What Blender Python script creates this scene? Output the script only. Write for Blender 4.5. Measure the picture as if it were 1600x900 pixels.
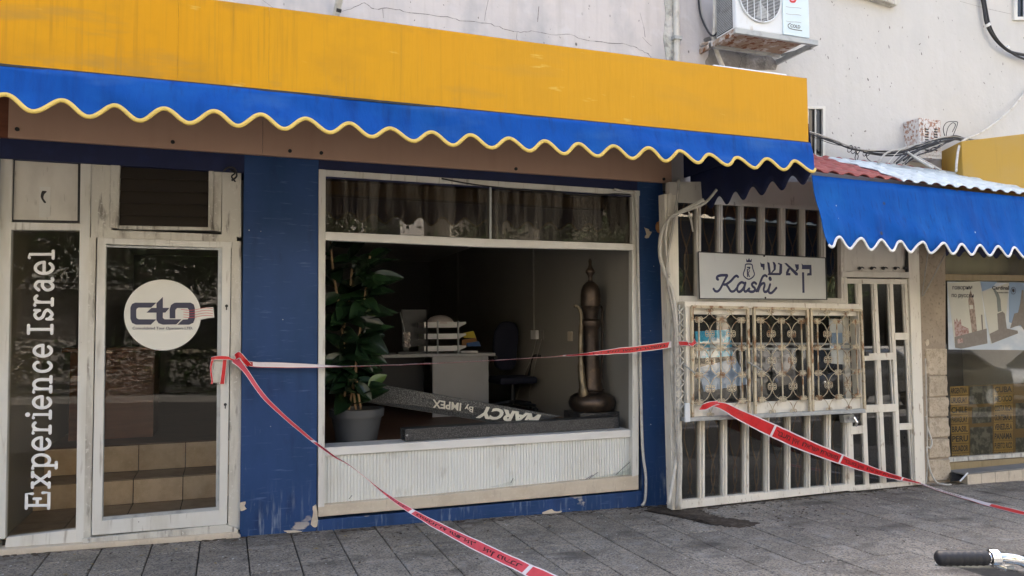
import bpy, bmesh, math, random
from mathutils import Vector, Matrix, noise
random.seed(7)
V = Vector
S = bpy.context.scene
COL = S.collection
for o in list(bpy.data.objects): bpy.data.objects.remove(o)

# ------------------------------------------------------------------ camera
F = 1202.0; H = 1.5; D = 6.048
def cam_axes(y, p, r):
    y, p, r = map(math.radians, (y, p, r))
    fw = V((math.sin(y)*math.cos(p), math.cos(y)*math.cos(p), math.sin(p)))
    rt = V((math.cos(y), -math.sin(y), 0)); up = rt.cross(fw)
    c, s = math.cos(r), math.sin(r)
    return c*rt+s*up, -s*rt+c*up, fw
RT, UP, FW = cam_axes(20.35, 3.2, -.435)
CAM = V((0, -D, H))
cd = bpy.data.cameras.new('camera'); cam = bpy.data.objects.new('camera', cd); COL.objects.link(cam)
cd.sensor_width = 36; cd.lens = F/1600*36; cd.clip_end = 800; cd.clip_start = .05
cam.matrix_world = Matrix(((RT.x, UP.x, -FW.x, CAM.x), (RT.y, UP.y, -FW.y, CAM.y), (RT.z, UP.z, -FW.z, CAM.z), (0, 0, 0, 1)))
S.camera = cam

# ------------------------------------------------------------------ sky, sun, exposure
SUN_EL, SUN_ROT = math.radians(54), math.radians(8)      # the sun stands behind the building: the whole front is in its shade
w = bpy.data.worlds.new('World'); S.world = w; w.use_nodes = True
nt = w.node_tree
sky = nt.nodes.new('ShaderNodeTexSky'); sky.sky_type = 'NISHITA'; sky.sun_disc = False
sky.dust_density = 9; sky.ozone_density = 0; sky.sun_elevation = SUN_EL; sky.sun_rotation = SUN_ROT
nt.links.new(sky.outputs[0], nt.nodes['Background'].inputs[0]); nt.nodes['Background'].inputs[1].default_value = .13
sl = bpy.data.lights.new('sun', 'SUN'); sl.energy = 4.0; sl.angle = math.radians(.5); sl.color = (1, .93, .82)
so = bpy.data.objects.new('sun', sl); COL.objects.link(so)
sd = V((math.sin(SUN_ROT)*math.cos(SUN_EL), math.cos(SUN_ROT)*math.cos(SUN_EL), math.sin(SUN_EL)))
so.rotation_euler = sd.to_track_quat('Z', 'Y').to_euler(); so.location = (0, 0, 30)
vs = S.view_settings; vs.view_transform = 'Standard'; vs.look = 'None'; vs.exposure = 2.5; vs.gamma = 1; vs.use_curve_mapping = False
S.cycles.max_bounces = 8; S.cycles.diffuse_bounces = 4; S.cycles.transparent_max_bounces = 16
S.cycles.caustics_reflective = False; S.cycles.caustics_refractive = False

# ------------------------------------------------------------------ placing helpers: a photo pixel to a point on a plane of the place
def ray(px, py): return RT*((px-800)/F) - UP*((py-450)/F) + FW
def at(px, py, Y):
    d = ray(px, py); return CAM + d*((Y+D)/d.y)
def atx(px, py, X):
    d = ray(px, py); return CAM + d*(X/d.x)
def atz(px, py, z):
    d = ray(px, py); return CAM + d*((z-H)/d.z)
GS = .0195
def zg(x): return .018 - GS*x
def atg(px, py, lift=0):
    d = ray(px, py); n = V((GS, 0, 1)); return CAM + d*((.018+lift-H)/d.dot(n))
KS = .073; KN = V((KS, -1, 0)).normalized(); KD = V((1, KS, 0)).normalized(); K0 = V((3.7, -.22, 0))
def Kp(px, py, off=0):
    d = ray(px, py); p0 = K0+KN*off; return CAM + d*((p0-CAM).dot(KN)/d.dot(KN))
def PL(Y): return (lambda x, y: at(x, y, Y)), V((0, -1, 0))
def PK(off): return (lambda x, y: Kp(x, y, off)), KN

# ------------------------------------------------------------------ mesh helpers
class MB:
    K = 0
    def __init__(s): s.v = []; s.f = []; s.m = []
    def add(s, vs, fs, m=0):
        n = len(s.v); s.v += [V(p) for p in vs]; s.f += [[i+n for i in f] for f in fs]; s.m += [m]*len(fs); return s
    def prism(s, pts, vec, m=0):
        n = len(pts); vec = V(vec); pts = [V(p) for p in pts]
        fs = [list(range(n)), list(range(2*n-1, n-1, -1))] + [[i, (i+1) % n, n+(i+1) % n, n+i] for i in range(n)]
        return s.add(pts+[p+vec for p in pts], fs, m)
    def slab(s, plane, px, t, m=0, front=0):
        MB.K = (MB.K+1) % 5; front += MB.K*.00015
        f, n = plane; return s.prism([f(*p)+n*front for p in px], -n*t, m)
    def rect(s, plane, x0, y0, x1, y1, t, m=0):
        return s.slab(plane, [(x0, y0), (x1, y0), (x1, y1), (x0, y1)], t, m)
    def box(s, a, b, m=0):
        x0, y0, z0 = a; x1, y1, z1 = b
        return s.prism([(x0, y0, z0), (x1, y0, z0), (x1, y0, z1), (x0, y0, z1)], (0, y1-y0, 0), m)
    def tube(s, pts, r, n=8, m=0, squash=None):
        pts = [V(p) for p in pts]; k = len(pts); rs = r if isinstance(r, (list, tuple)) else [r]*k
        vs = []; t0 = (pts[1]-pts[0]).normalized(); u = t0.orthogonal().normalized()
        for i, p in enumerate(pts):
            t = (pts[min(i+1, k-1)]-pts[max(i-1, 0)]).normalized()
            u = (u-t*u.dot(t)); u = u.normalized() if u.length > 1e-6 else t.orthogonal().normalized(); b = t.cross(u)
            for j in range(n):
                a = 2*math.pi*j/n; q = (u*math.cos(a)+b*math.sin(a))*rs[i]
                if squash: q = q-squash[0]*q.dot(squash[0])*squash[1]
                vs.append(p+q)
        fs = [[i*n+j, i*n+(j+1) % n, (i+1)*n+(j+1) % n, (i+1)*n+j] for i in range(k-1) for j in range(n)]
        fs += [list(range(n-1, -1, -1)), list(range((k-1)*n, k*n))]
        return s.add(vs, fs, m)
    def lathe(s, prof, c, n=24, m=0):
        c = V(c); vs = []; 
        for r, z in prof:
            for j in range(n):
                a = 2*math.pi*j/n; vs.append(c+V((r*math.cos(a), r*math.sin(a), z)))
        k = len(prof)
        fs = [[i*n+j, i*n+(j+1) % n, (i+1)*n+(j+1) % n, (i+1)*n+j] for i in range(k-1) for j in range(n)]
        fs += [list(range(n-1, -1, -1)), list(range((k-1)*n, k*n))]
        return s.add(vs, fs, m)
    def ball(s, c, r, n=8, m=0, sc=(1, 1, 1)):
        prof = [(max(1e-4, r*math.sin(math.pi*i/n)), -r*math.cos(math.pi*i/n)) for i in range(n+1)]
        k = len(s.v); s.lathe(prof, (0, 0, 0), n*2, m)
        for i in range(k, len(s.v)): s.v[i] = V((s.v[i].x*sc[0], s.v[i].y*sc[1], s.v[i].z*sc[2]))+V(c)
        return s
    def grid(s, fn, nu, nv, m=0, mf=None):
        k = len(s.v); vs = [fn(i/nu, j/nv) for j in range(nv+1) for i in range(nu+1)]
        for j in range(nv):
            for i in range(nu):
                a = j*(nu+1)+i; s.f.append([k+a, k+a+1, k+a+nu+2, k+a+nu+1]); s.m.append(mf(i, j) if mf else m)
        s.v += [V(p) for p in vs]; return s
    def build(s, name, mat, parent=None, smooth=False, bevel=0, recalc=True, **tags):
        me = bpy.data.meshes.new(name)
        wp = PW.get(parent.name, V((0, 0, 0))) if parent else None
        if parent is None:
            xs = [p.x for p in s.v]; ys = [p.y for p in s.v]; zs = [p.z for p in s.v]
            org = V(((min(xs)+max(xs))/2, (min(ys)+max(ys))/2, min(zs)))
        else: org = wp
        me.from_pydata([tuple(p-org) for p in s.v], [], s.f)
        for mm in (mat if isinstance(mat, (list, tuple)) else [mat]): me.materials.append(mm)
        me.polygons.foreach_set('material_index', s.m)
        if recalc:
            bm = bmesh.new(); bm.from_mesh(me); bmesh.ops.recalc_face_normals(bm, faces=bm.faces); bm.to_mesh(me); bm.free()
        if smooth: me.polygons.foreach_set('use_smooth', [True]*len(me.polygons))
        o = bpy.data.objects.new(name, me); COL.objects.link(o)
        if smooth == 'auto':
            md = o.modifiers.new('split', 'EDGE_SPLIT'); md.split_angle = math.radians(40)
        if bevel:
            b = o.modifiers.new('bevel', 'BEVEL'); b.width = bevel; b.segments = 2; b.limit_method = 'ANGLE'
        if parent is None: o.location = org; PW[o.name] = org.copy()
        else:
            o.parent = parent; PW[o.name] = wp.copy()
        for k, x in tags.items(): o[k] = x
        return o
PW = {}          # world origin of every parent (no parent is turned)
def thing(name, label, cat, loc, group=None):
    o = bpy.data.objects.new(name, None); COL.objects.link(o); o.location = loc; o.empty_display_size = .1
    o['label'] = label; o['category'] = cat
    if group: o['group'] = group
    PW[o.name] = V(loc); return o
def tag(o, label, cat, group=None):
    o['label'] = label; o['category'] = cat
    if group: o['group'] = group
    return o
def smoothpath(pts, k=6):
    pts = [V(p) for p in pts]; out = []
    for i in range(len(pts)-1):
        p0, p1, p2, p3 = pts[max(i-1, 0)], pts[i], pts[i+1], pts[min(i+2, len(pts)-1)]
        for j in range(k):
            t = j/k
            out.append(.5*((2*p1)+(p2-p0)*t+(2*p0-5*p1+4*p2-p3)*t*t+(3*p1-p0-3*p2+p3)*t**3))
    out.append(pts[-1]); return out
def path2(pts, k=6): return [(p.x, p.y) for p in smoothpath([(a, b, 0) for a, b in pts], k)]
_tc = {}
def textmesh(body, bold=0):
    if (body, bold) in _tc: return _tc[(body, bold)]
    cu = bpy.data.curves.new('t', 'FONT'); cu.body = body; cu.size = 1; cu.resolution_u = 3; cu.offset = bold
    o = bpy.data.objects.new('t', cu); COL.objects.link(o)
    bpy.context.view_layer.update()
    me = bpy.data.meshes.new_from_object(o.evaluated_get(bpy.context.evaluated_depsgraph_get()))
    vs = [(v.co.x, v.co.y) for v in me.vertices]; fs = [list(p.vertices) for p in me.polygons]
    bpy.data.objects.remove(o); bpy.data.curves.remove(cu); bpy.data.meshes.remove(me)
    xs = [a for a, b in vs]; ys = [b for a, b in vs]
    x0, x1, y0, y1 = min(xs), max(xs), min(ys), max(ys)
    r = ([((a-x0)/(x1-x0), (b-y0)/(y1-y0)) for a, b in vs], fs, (x1-x0)/(y1-y0)); _tc[(body, bold)] = r; return r
def text(mb, body, fn, m=0, bold=0):
    vs, fs, asp = textmesh(body, bold); mb.add([fn(u, v) for u, v in vs], fs, m); return mb
def quadfn(P, q, lift=.0):
    """u,v in 0..1 to a point: q = bottom left, bottom right, top right, top left in pixels on plane P"""
    f, n = P; a, b, c, d = [f(*p)+n*lift for p in q]
    return lambda u, v: a*(1-u)*(1-v)+b*u*(1-v)+c*u*v+d*(1-u)*v
def stroke(mb, pts3, r, nrm, m=0, n=6, flat=.75):
    """a round pen stroke squashed flat on its surface"""
    mb.tube(pts3, r, n, m, squash=(nrm, flat))
    for p in (pts3[0], pts3[-1]):
        k = len(mb.v); mb.ball((0, 0, 0), r*.99, 4, m)
        for i in range(k, len(mb.v)): mb.v[i] = mb.v[i]-nrm*mb.v[i].dot(nrm)*flat+p

# ------------------------------------------------------------------ materials
def mat(name, col, rough=.6, layers=(), bump=None, metal=0., spec=.5, rnd=0., emit=None, sheen=0, trans=0, coat=0):
    m = bpy.data.materials.new(name); m.use_nodes = True; nt = m.node_tree; N = nt.nodes; L = nt.links
    b = N['Principled BSDF']; b.inputs['Roughness'].default_value = rough; b.inputs['Metallic'].default_value = metal
    b.inputs['Specular IOR Level'].default_value = spec; b.inputs['Coat Weight'].default_value = coat
    pos = N.new('ShaderNodeNewGeometry').outputs['Position']
    rgb = N.new('ShaderNodeRGB'); rgb.outputs[0].default_value = (*col, 1); cur = rgb.outputs[0]
    def tex(kind, sc, detail=4, dist=0., rough_=.55):
        mp = N.new('ShaderNodeMapping'); mp.inputs['Scale'].default_value = sc if isinstance(sc, (tuple, list)) else (sc,)*3
        L.new(pos, mp.inputs[0])
        if kind == 'noise':
            t = N.new('ShaderNodeTexNoise'); t.inputs['Detail'].default_value = detail; t.inputs['Scale'].default_value = 1
            t.inputs['Distortion'].default_value = dist; t.inputs['Roughness'].default_value = rough_; L.new(mp.outputs[0], t.inputs[0]); return t.outputs[0]
        t = N.new('ShaderNodeTexVoronoi'); t.inputs['Scale'].default_value = 1
        src = mp.outputs[0]
        if dist:
            nn = N.new('ShaderNodeTexNoise'); nn.inputs['Scale'].default_value = 2.2; nn.inputs['Detail'].default_value = 5; L.new(mp.outputs[0], nn.inputs[0])
            mx = N.new('ShaderNodeMixRGB'); mx.inputs[0].default_value = dist; L.new(mp.outputs[0], mx.inputs[1]); L.new(nn.outputs['Color'], mx.inputs[2]); src = mx.outputs[0]
        if kind == 'edge': t.feature = 'DISTANCE_TO_EDGE'
        L.new(src, t.inputs[0]); return t.outputs[0]
    def ramp(x, lo, hi, inv=False):
        r = N.new('ShaderNodeMapRange'); r.inputs[1].default_value = lo; r.inputs[2].default_value = hi; r.clamp = True
        if inv: r.inputs[3].default_value = 1; r.inputs[4].default_value = 0
        L.new(x, r.inputs[0]); return r.outputs[0]
    def mul(a, b_):
        x = N.new('ShaderNodeMath'); x.operation = 'MULTIPLY'
        for i, q in enumerate((a, b_)):
            if isinstance(q, float): x.inputs[i].default_value = q
            else: L.new(q, x.inputs[i])
        return x.outputs[0]
    for ly in layers:
        kind = ly.get('k', 'noise'); t = tex(kind, ly['s'], ly.get('d', 4), ly.get('dist', 0.))
        f = ramp(t, *ly['r'], inv=ly.get('inv', False)); f = mul(f, float(ly.get('a', 1.)))
        if 'z' in ly:                                   # wear that lies at a height of its own
            sx = N.new('ShaderNodeSeparateXYZ'); L.new(pos, sx.inputs[0]); f = mul(f, ramp(sx.outputs[ly.get('axis', 2)], *ly['z']))
        if 'n2' in ly: f = mul(f, ramp(tex('noise', ly['n2'][0], 3), ly['n2'][1], ly['n2'][2]))
        mx = N.new('ShaderNodeMixRGB'); L.new(f, mx.inputs[0]); L.new(cur, mx.inputs[1]); mx.inputs[2].default_value = (*ly['c'], 1); cur = mx.outputs[0]
    if rnd:
        oi = N.new('ShaderNodeObjectInfo'); hs = N.new('ShaderNodeHueSaturation')
        hs.inputs['Value'].default_value = 1; L.new(cur, hs.inputs['Color'])
        r = N.new('ShaderNodeMapRange'); r.inputs[3].default_value = 1-rnd; r.inputs[4].default_value = 1+rnd; L.new(oi.outputs['Random'], r.inputs[0]); L.new(r.outputs[0], hs.inputs['Value']); cur = hs.outputs[0]
    L.new(cur, b.inputs['Base Color'])
    if bump:
        bp = N.new('ShaderNodeBump'); bp.inputs['Strength'].default_value = bump[1]; bp.inputs['Distance'].default_value = bump[2] if len(bump) > 2 else .01
        L.new(tex('noise', bump[0], 6), bp.inputs['Height']); L.new(bp.outputs[0], b.inputs['Normal'])
    if emit: b.inputs['Emission Color'].default_value = (*emit, 1); b.inputs['Emission Strength'].default_value = 1
    return m
def glass(name, tint=(.8, .82, .8), refl=1.6, rough=.0, wav=.0, dirt=.04):
    m = bpy.data.materials.new(name); m.use_nodes = True; nt = m.node_tree; N = nt.nodes; L = nt.links; N.remove(N['Principled BSDF'])
    tr = N.new('ShaderNodeBsdfTransparent'); tr.inputs[0].default_value = (*tint, 1)
    gl = N.new('ShaderNodeBsdfGlossy'); gl.inputs['Roughness'].default_value = rough
    fr = N.new('ShaderNodeFresnel'); fr.inputs[0].default_value = 1.5
    mu = N.new('ShaderNodeMath'); mu.operation = 'MULTIPLY'; mu.inputs[1].default_value = refl; mu.use_clamp = True; L.new(fr.outputs[0], mu.inputs[0])
    mx = N.new('ShaderNodeMixShader'); L.new(mu.outputs[0], mx.inputs[0]); L.new(tr.outputs[0], mx.inputs[1]); L.new(gl.outputs[0], mx.inputs[2])
    df = N.new('ShaderNodeBsdfDiffuse'); df.inputs[0].default_value = (.45, .42, .36, 1)
    ge = N.new('ShaderNodeNewGeometry'); mp = N.new('ShaderNodeMapping'); mp.inputs['Scale'].default_value = (14, 14, 1.2); L.new(ge.outputs['Position'], mp.inputs[0])
    no = N.new('ShaderNodeTexNoise'); no.inputs['Scale'].default_value = 1; no.inputs['Detail'].default_value = 6; L.new(mp.outputs[0], no.inputs[0])
    mr = N.new('ShaderNodeMapRange'); mr.inputs[1].default_value = .42; mr.inputs[2].default_value = .8; mr.inputs[4].default_value = dirt*2.5; L.new(no.outputs[0], mr.inputs[0])
    m2 = N.new('ShaderNodeMixShader'); L.new(mr.outputs[0], m2.inputs[0]); L.new(mx.outputs[0], m2.inputs[1]); L.new(df.outputs[0], m2.inputs[2])
    if wav:
        n2 = N.new('ShaderNodeTexNoise'); n2.inputs['Scale'].default_value = 1.3; n2.inputs['Detail'].default_value = 1; L.new(ge.outputs['Position'], n2.inputs[0])
        bp = N.new('ShaderNodeBump'); bp.inputs['Strength'].default_value = wav; bp.inputs['Distance'].default_value = .02; L.new(n2.outputs[0], bp.inputs['Height']); L.new(bp.outputs[0], gl.inputs['Normal'])
    bt_ = N.new('ShaderNodeBsdfTransparent'); m3 = N.new('ShaderNodeMixShader')      # the rear face of a pane adds nothing more
    L.new(ge.outputs['Backfacing'], m3.inputs[0]); L.new(m2.outputs[0], m3.inputs[1]); L.new(bt_.outputs[0], m3.inputs[2])
    L.new(m3.outputs[0], N['Material Output'].inputs[0]); return m

POCK = dict(k='voro', s=(9, 9, 6), r=(.05, .11), inv=True, c=(.13, .12, .11), n2=((3, 3, 3), .5, .56), dist=.08)
M = dict(
 plaster=mat('plaster', (.62, .578, .552), .9, [dict(s=1.1, r=(.42, .7), c=(.49, .465, .465), a=.9), dict(s=(9, 9, .7), r=(.5, .75), c=(.44, .41, .38), a=.6),
     dict(s=6, r=(.56, .7), c=(.66, .635, .63), a=.6), dict(s=(2.2, 2.2, 1.4), r=(.52, .68), c=(.45, .44, .44), a=.9), dict(s=(20, 20, 1.2), r=(.6, .8), c=(.55, .47, .38), a=.5, n2=((1.3, 1.3, .5), .5, .62)), POCK,
     dict(s=(1, 1, 1), r=(0, .01), c=(.60, .595, .56), z=(4.3, 4.45), axis=0, a=.75)], bump=(9, .35, .02)),
 crackm=mat('crackm', (.17, .16, .155), .95, [dict(s=30, r=(.45, .65), c=(.36, .33, .3))]),
 rawplaster=mat('rawplaster', (.52, .52, .47), .95, [dict(s=14, r=(.5, .62), c=(.26, .25, .23), a=.8), dict(s=5, r=(.5, .65), c=(.66, .64, .6))], bump=(26, .9, .03)),
 shaded_mortar=mat('shaded_mortar', (.25, .235, .215), .95, [dict(s=7, r=(.5, .66), c=(.38, .36, .34)), dict(s=(5, 5, 2), r=(.52, .7), c=(.13, .12, .11), a=.8), dict(k='edge', s=5, r=(0, .02), inv=True, c=(.1, .1, .09), dist=.4, a=.7)], bump=(20, .7, .02)),
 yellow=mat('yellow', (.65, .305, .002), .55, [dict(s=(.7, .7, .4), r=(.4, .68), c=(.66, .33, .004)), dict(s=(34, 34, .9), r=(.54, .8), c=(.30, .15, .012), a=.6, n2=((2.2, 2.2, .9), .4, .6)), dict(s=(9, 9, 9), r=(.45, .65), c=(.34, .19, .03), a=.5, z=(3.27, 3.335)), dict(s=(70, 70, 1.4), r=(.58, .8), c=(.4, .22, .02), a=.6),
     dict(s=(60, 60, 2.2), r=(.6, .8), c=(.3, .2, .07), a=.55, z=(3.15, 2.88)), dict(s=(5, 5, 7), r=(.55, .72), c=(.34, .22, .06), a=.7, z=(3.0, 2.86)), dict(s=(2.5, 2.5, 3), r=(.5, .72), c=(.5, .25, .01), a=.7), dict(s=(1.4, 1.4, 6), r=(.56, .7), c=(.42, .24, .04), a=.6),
     dict(s=(1, 1, 1), r=(0, .01), c=(.65, .335, .016), z=(.0, 2.2), axis=0, a=.75),
     dict(k='voro', s=(3.1, 3.1, 1.9), r=(.035, .055), inv=True, c=(.09, .05, .02), dist=.12, n2=((2, 2, 2), .5, .53)), dict(s=(3, 3, 12), r=(.66, .72), c=(.75, .55, .14), a=.5)], bump=((16, 16, 2), .2, .02), spec=.2),
 yellow2=mat('yellow2', (.55, .33, .05), .6, [dict(s=2, r=(.4, .7), c=(.5, .33, .1)), dict(s=(25, 25, 1), r=(.6, .8), c=(.3, .2, .06), a=.4)], bump=(12, .1)),
 awning=mat('awning', (.004, .075, .36), .75, [dict(s=(14, 14, 1.5), r=(.5, .75), c=(.004, .045, .24), a=.8), dict(s=(2.5, 2.5, 4), r=(.5, .75), c=(.012, .115, .43), a=.7), dict(s=(30, 30, 2), r=(.55, .72), c=(.015, .035, .12), a=.7, z=(2.72, 2.87)), dict(s=(1.8, 1.8, 5), r=(.52, .7), c=(.04, .13, .37), a=.6),
     dict(k='voro', s=(4.5, 4.5, 4.5), r=(.05, .09), inv=True, c=(.05, .06, .12), dist=.06, n2=((2, 2, 2), .5, .55)), dict(k='voro', s=(5.7, 5.7, 5.7), r=(.028, .045), inv=True, c=(.5, .55, .6), n2=((1.5, 1.5, 1.5), .48, .52))], bump=((6, 6, 2.5), .45, .035), spec=.15),
 awning2=mat('awning2', (.002, .082, .37), .75, [dict(s=(10, 10, 1.5), r=(.5, .75), c=(.003, .052, .26), a=.8), dict(s=(1.5, 1.5, 3), r=(.5, .75), c=(.008, .12, .43), a=.8), dict(s=(40, 40, 1.5), r=(.56, .72), c=(.01, .04, .17), a=.6),
     dict(k='voro', s=(4, 4, 4), r=(.05, .085), inv=True, c=(.05, .06, .1), n2=((2, 2, 2), .5, .55)), dict(k='voro', s=(6, 6, 5), r=(.03, .05), inv=True, c=(.5, .55, .6), n2=((1.5, 1.5, 1.5), .47, .52))], bump=((6, 6, 2.5), .45, .035), spec=.15),
 navy=mat('navy', (.004, .010, .055), .7, [dict(s=8, r=(.5, .7), c=(.006, .015, .075))]),
 trimy=mat('trimy', (.72, .52, .12), .6, [dict(s=30, r=(.6, .75), c=(.42, .28, .08), a=.8)], bump=(90, .3, .003)),
 trimw=mat('trimw', (.8, .8, .78), .6, [dict(s=20, r=(.55, .75), c=(.6, .6, .58), a=.7)]),
 brown=mat('brown', (.52, .33, .235), .55, [dict(s=(14, 14, .5), r=(.5, .8), c=(.45, .28, .2), a=.6), dict(s=1.5, r=(.4, .7), c=(.55, .36, .26), a=.6)]),
 bluepaint=mat('bluepaint', (.013, .049, .142), .55, [dict(s=(5, 5, .7), r=(.45, .7), c=(.02, .06, .175), a=.8), dict(s=(2.2, 2.2, 1.3), r=(.42, .7), c=(.024, .066, .20), a=.9), dict(s=(7, 7, 2.5), r=(.56, .72), c=(.012, .03, .1), a=.6), dict(s=(6, 6, 45), r=(.6, .72), c=(.07, .12, .25), a=.85), dict(s=(40, 40, 7), r=(.66, .76), c=(.3, .34, .42), a=.5, z=(1.2, .2)),
     dict(s=(34, 34, 4), r=(.52, .68), c=(.30, .35, .42), a=.75, z=(.42, .02), n2=((5, 5, 2), .45, .6)), dict(k='voro', s=11, r=(.03, .055), inv=True, c=(.55, .55, .55), dist=.06, n2=((4, 4, 4), .5, .54)), dict(s=(3, 3, 5), r=(.64, .67), c=(.52, .47, .4), z=(.2, .0))], bump=((18, 18, 18), .16, .01), spec=.3),
 cream=mat('cream', (.62, .54, .42), .85, [dict(s=5, r=(.45, .7), c=(.54, .46, .35)), dict(s=(25, 25, 6), r=(.6, .75), c=(.3, .25, .19), a=.6), dict(s=60, r=(.55, .7), c=(.68, .61, .5), a=.6)], bump=(40, .4, .006)),
 frame=mat('frame', (.68, .67, .62), .42, [dict(s=(6, 6, 1.2), r=(.5, .75), c=(.56, .54, .47)), dict(s=(30, 30, 3), r=(.6, .74), c=(.27, .23, .18), a=.7), dict(k='voro', s=16, r=(.04, .08), inv=True, c=(.15, .12, .1), n2=((5, 5, 5), .54, .58))], bump=(30, .08)),
 frameold=mat('frameold', (.6, .58, .51), .6, [dict(s=(9, 9, 2), r=(.48, .7), c=(.36, .33, .28)), dict(s=(26, 26, 4), r=(.58, .7), c=(.14, .12, .1), a=.8), dict(s=45, r=(.6, .7), c=(.66, .64, .58))], bump=(40, .3, .006)),
 steel=mat('steel', (.80, .76, .66), .5, [dict(s=(7, 7, 1.5), r=(.5, .75), c=(.62, .57, .47), a=.8), dict(s=(30, 30, 8), r=(.63, .72), c=(.3, .19, .1), a=.75), dict(s=(50, 50, 20), r=(.6, .7), c=(.34, .28, .2), z=(.12, -.08), a=.9), dict(k='voro', s=14, r=(.04, .07), inv=True, c=(.2, .15, .1), n2=((5, 5, 5), .54, .58))], bump=(35, .15, .004)),
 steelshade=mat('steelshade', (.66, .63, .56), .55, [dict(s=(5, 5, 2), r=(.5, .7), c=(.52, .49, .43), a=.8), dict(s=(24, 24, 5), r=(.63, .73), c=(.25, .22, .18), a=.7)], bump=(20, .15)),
 rusty=mat('rusty', (.58, .5, .35), .6, [dict(s=(16, 16, 9), r=(.52, .62), c=(.24, .11, .04), a=.9), dict(s=40, r=(.6, .7), c=(.35, .2, .08), a=.8)], bump=(60, .4, .003)),
 rust=mat('rust', (.33, .24, .17), .85, [dict(s=8, r=(.48, .56), c=(.55, .52, .48)), dict(s=16, r=(.52, .6), c=(.2, .075, .025))], bump=(40, .4, .004)),
 rustbox=mat('rustbox', (.66, .64, .62), .7, [dict(s=(40, 40, 30), r=(.5, .58), c=(.33, .15, .07), a=.85, z=(3.25, 3.5)), dict(s=22, r=(.58, .63), c=(.28, .11, .05), a=.9), dict(s=70, r=(.6, .68), c=(.15, .08, .05))], bump=(50, .3, .004)),
 galv=mat('galv', (.42, .44, .44), .5, [dict(s=12, r=(.5, .7), c=(.3, .31, .31))], metal=.4),
 acwhite=mat('acwhite', (.74, .77, .78), .4, [dict(s=7, r=(.55, .75), c=(.6, .61, .6), a=.7), dict(s=(12, 12, 4), r=(.62, .72), c=(.45, .36, .25), a=.5)]),
 acblue=mat('acblue', (.66, .78, .82), .35),
 dark=mat('dark', (.02, .02, .02), .6), black=mat('black', (.012, .012, .013), .45, [dict(s=20, r=(.5, .7), c=(.03, .03, .03))]),
 greyink=mat('greyink', (.1, .11, .11), .6), redink=mat('redink', (.6, .05, .05), .6),
 cable=mat('cable', (.018, .018, .02), .5), cablegrey=mat('cablegrey', (.42, .40, .36), .6, [dict(s=12, r=(.5, .7), c=(.3, .28, .24))]), cablew=mat('cablew', (.6, .58, .52), .6, [dict(s=12, r=(.5, .7), c=(.42, .39, .33))]),
 redtile=mat('redtile', (.27, .045, .04), .55, [dict(s=9, r=(.5, .7), c=(.16, .03, .028)), dict(s=30, r=(.6, .7), c=(.4, .12, .1), a=.6)], bump=(30, .2)),
 whitetile=mat('whitetile', (.55, .62, .64), .5, [dict(s=7, r=(.45, .7), c=(.44, .5, .53)), dict(k='voro', s=9, r=(.05, .1), inv=True, c=(.12, .12, .12), n2=((3, 3, 3), .5, .54))]),
 signface=mat('signface', (.58, .60, .58), .35, [dict(s=1.5, r=(.4, .7), c=(.52, .53, .50), a=.8), dict(s=(20, 20, 5), r=(.62, .8), c=(.42, .4, .34), a=.4)]),
 ink=mat('ink', (.008, .012, .07), .4), ctoink=mat('ctoink', (.036, .036, .068), .5), white=mat('white', (.74, .73, .66), .5, [dict(s=5, r=(.5, .75), c=(.69, .67, .59), a=.7)]), whitepure=mat('whitepure', (.82, .82, .80), .5),
 ribbed=mat('ribbed', (.78, .79, .75), .5, [dict(s=(3, 3, 2), r=(.45, .7), c=(.71, .71, .66)), dict(s=(14, 14, 7), r=(.6, .75), c=(.5, .48, .42), a=.5)]),
 sill=mat('sill', (.74, .73, .69), .45, [dict(s=(4, 4, 8), r=(.5, .7), c=(.62, .6, .55), a=.7)]),
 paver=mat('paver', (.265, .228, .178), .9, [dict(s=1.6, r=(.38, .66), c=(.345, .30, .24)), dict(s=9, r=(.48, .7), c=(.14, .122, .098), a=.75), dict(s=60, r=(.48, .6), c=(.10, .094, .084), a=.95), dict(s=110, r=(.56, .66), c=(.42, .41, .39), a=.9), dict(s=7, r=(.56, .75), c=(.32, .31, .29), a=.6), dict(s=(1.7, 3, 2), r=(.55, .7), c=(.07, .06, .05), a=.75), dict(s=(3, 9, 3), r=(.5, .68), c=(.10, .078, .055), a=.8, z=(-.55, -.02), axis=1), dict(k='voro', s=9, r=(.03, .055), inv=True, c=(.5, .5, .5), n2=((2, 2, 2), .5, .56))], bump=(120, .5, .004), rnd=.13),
 joint=mat('joint', (.03, .028, .025), .95, [dict(s=20, r=(.5, .7), c=(.06, .055, .045))]),
 dirt=mat('dirt', (.06, .042, .028), .95, [dict(s=12, r=(.45, .65), c=(.12, .095, .07)), dict(s=40, r=(.5, .65), c=(.022, .016, .012))], bump=(90, .8, .006)),
 stone=mat('stone', (.50, .42, .31), .9, [dict(s=4, r=(.45, .65), c=(.58, .50, .38)), dict(s=18, r=(.5, .65), c=(.4, .33, .24)), dict(s=60, r=(.58, .66), c=(.24, .19, .13), a=.7)], bump=(22, .7, .015), rnd=.06),
 stoneplain=mat('stoneplain', (.36, .30, .23), .9, [dict(s=3, r=(.45, .7), c=(.44, .37, .28)), dict(s=30, r=(.55, .68), c=(.24, .2, .15), a=.8), POCK], bump=(30, .5, .008)),
 leaf=mat('leaf', (.011, .025, .011), .27, [dict(s=4, r=(.4, .7), c=(.013, .032, .011))], rnd=.5),
 leaflight=mat('leaflight', (.075, .12, .03), .35, [dict(s=12, r=(.4, .7), c=(.07, .13, .03))]),
 cane=mat('cane', (.42, .27, .14), .7, [dict(s=(20, 20, 3), r=(.5, .7), c=(.28, .16, .08))]),
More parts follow.
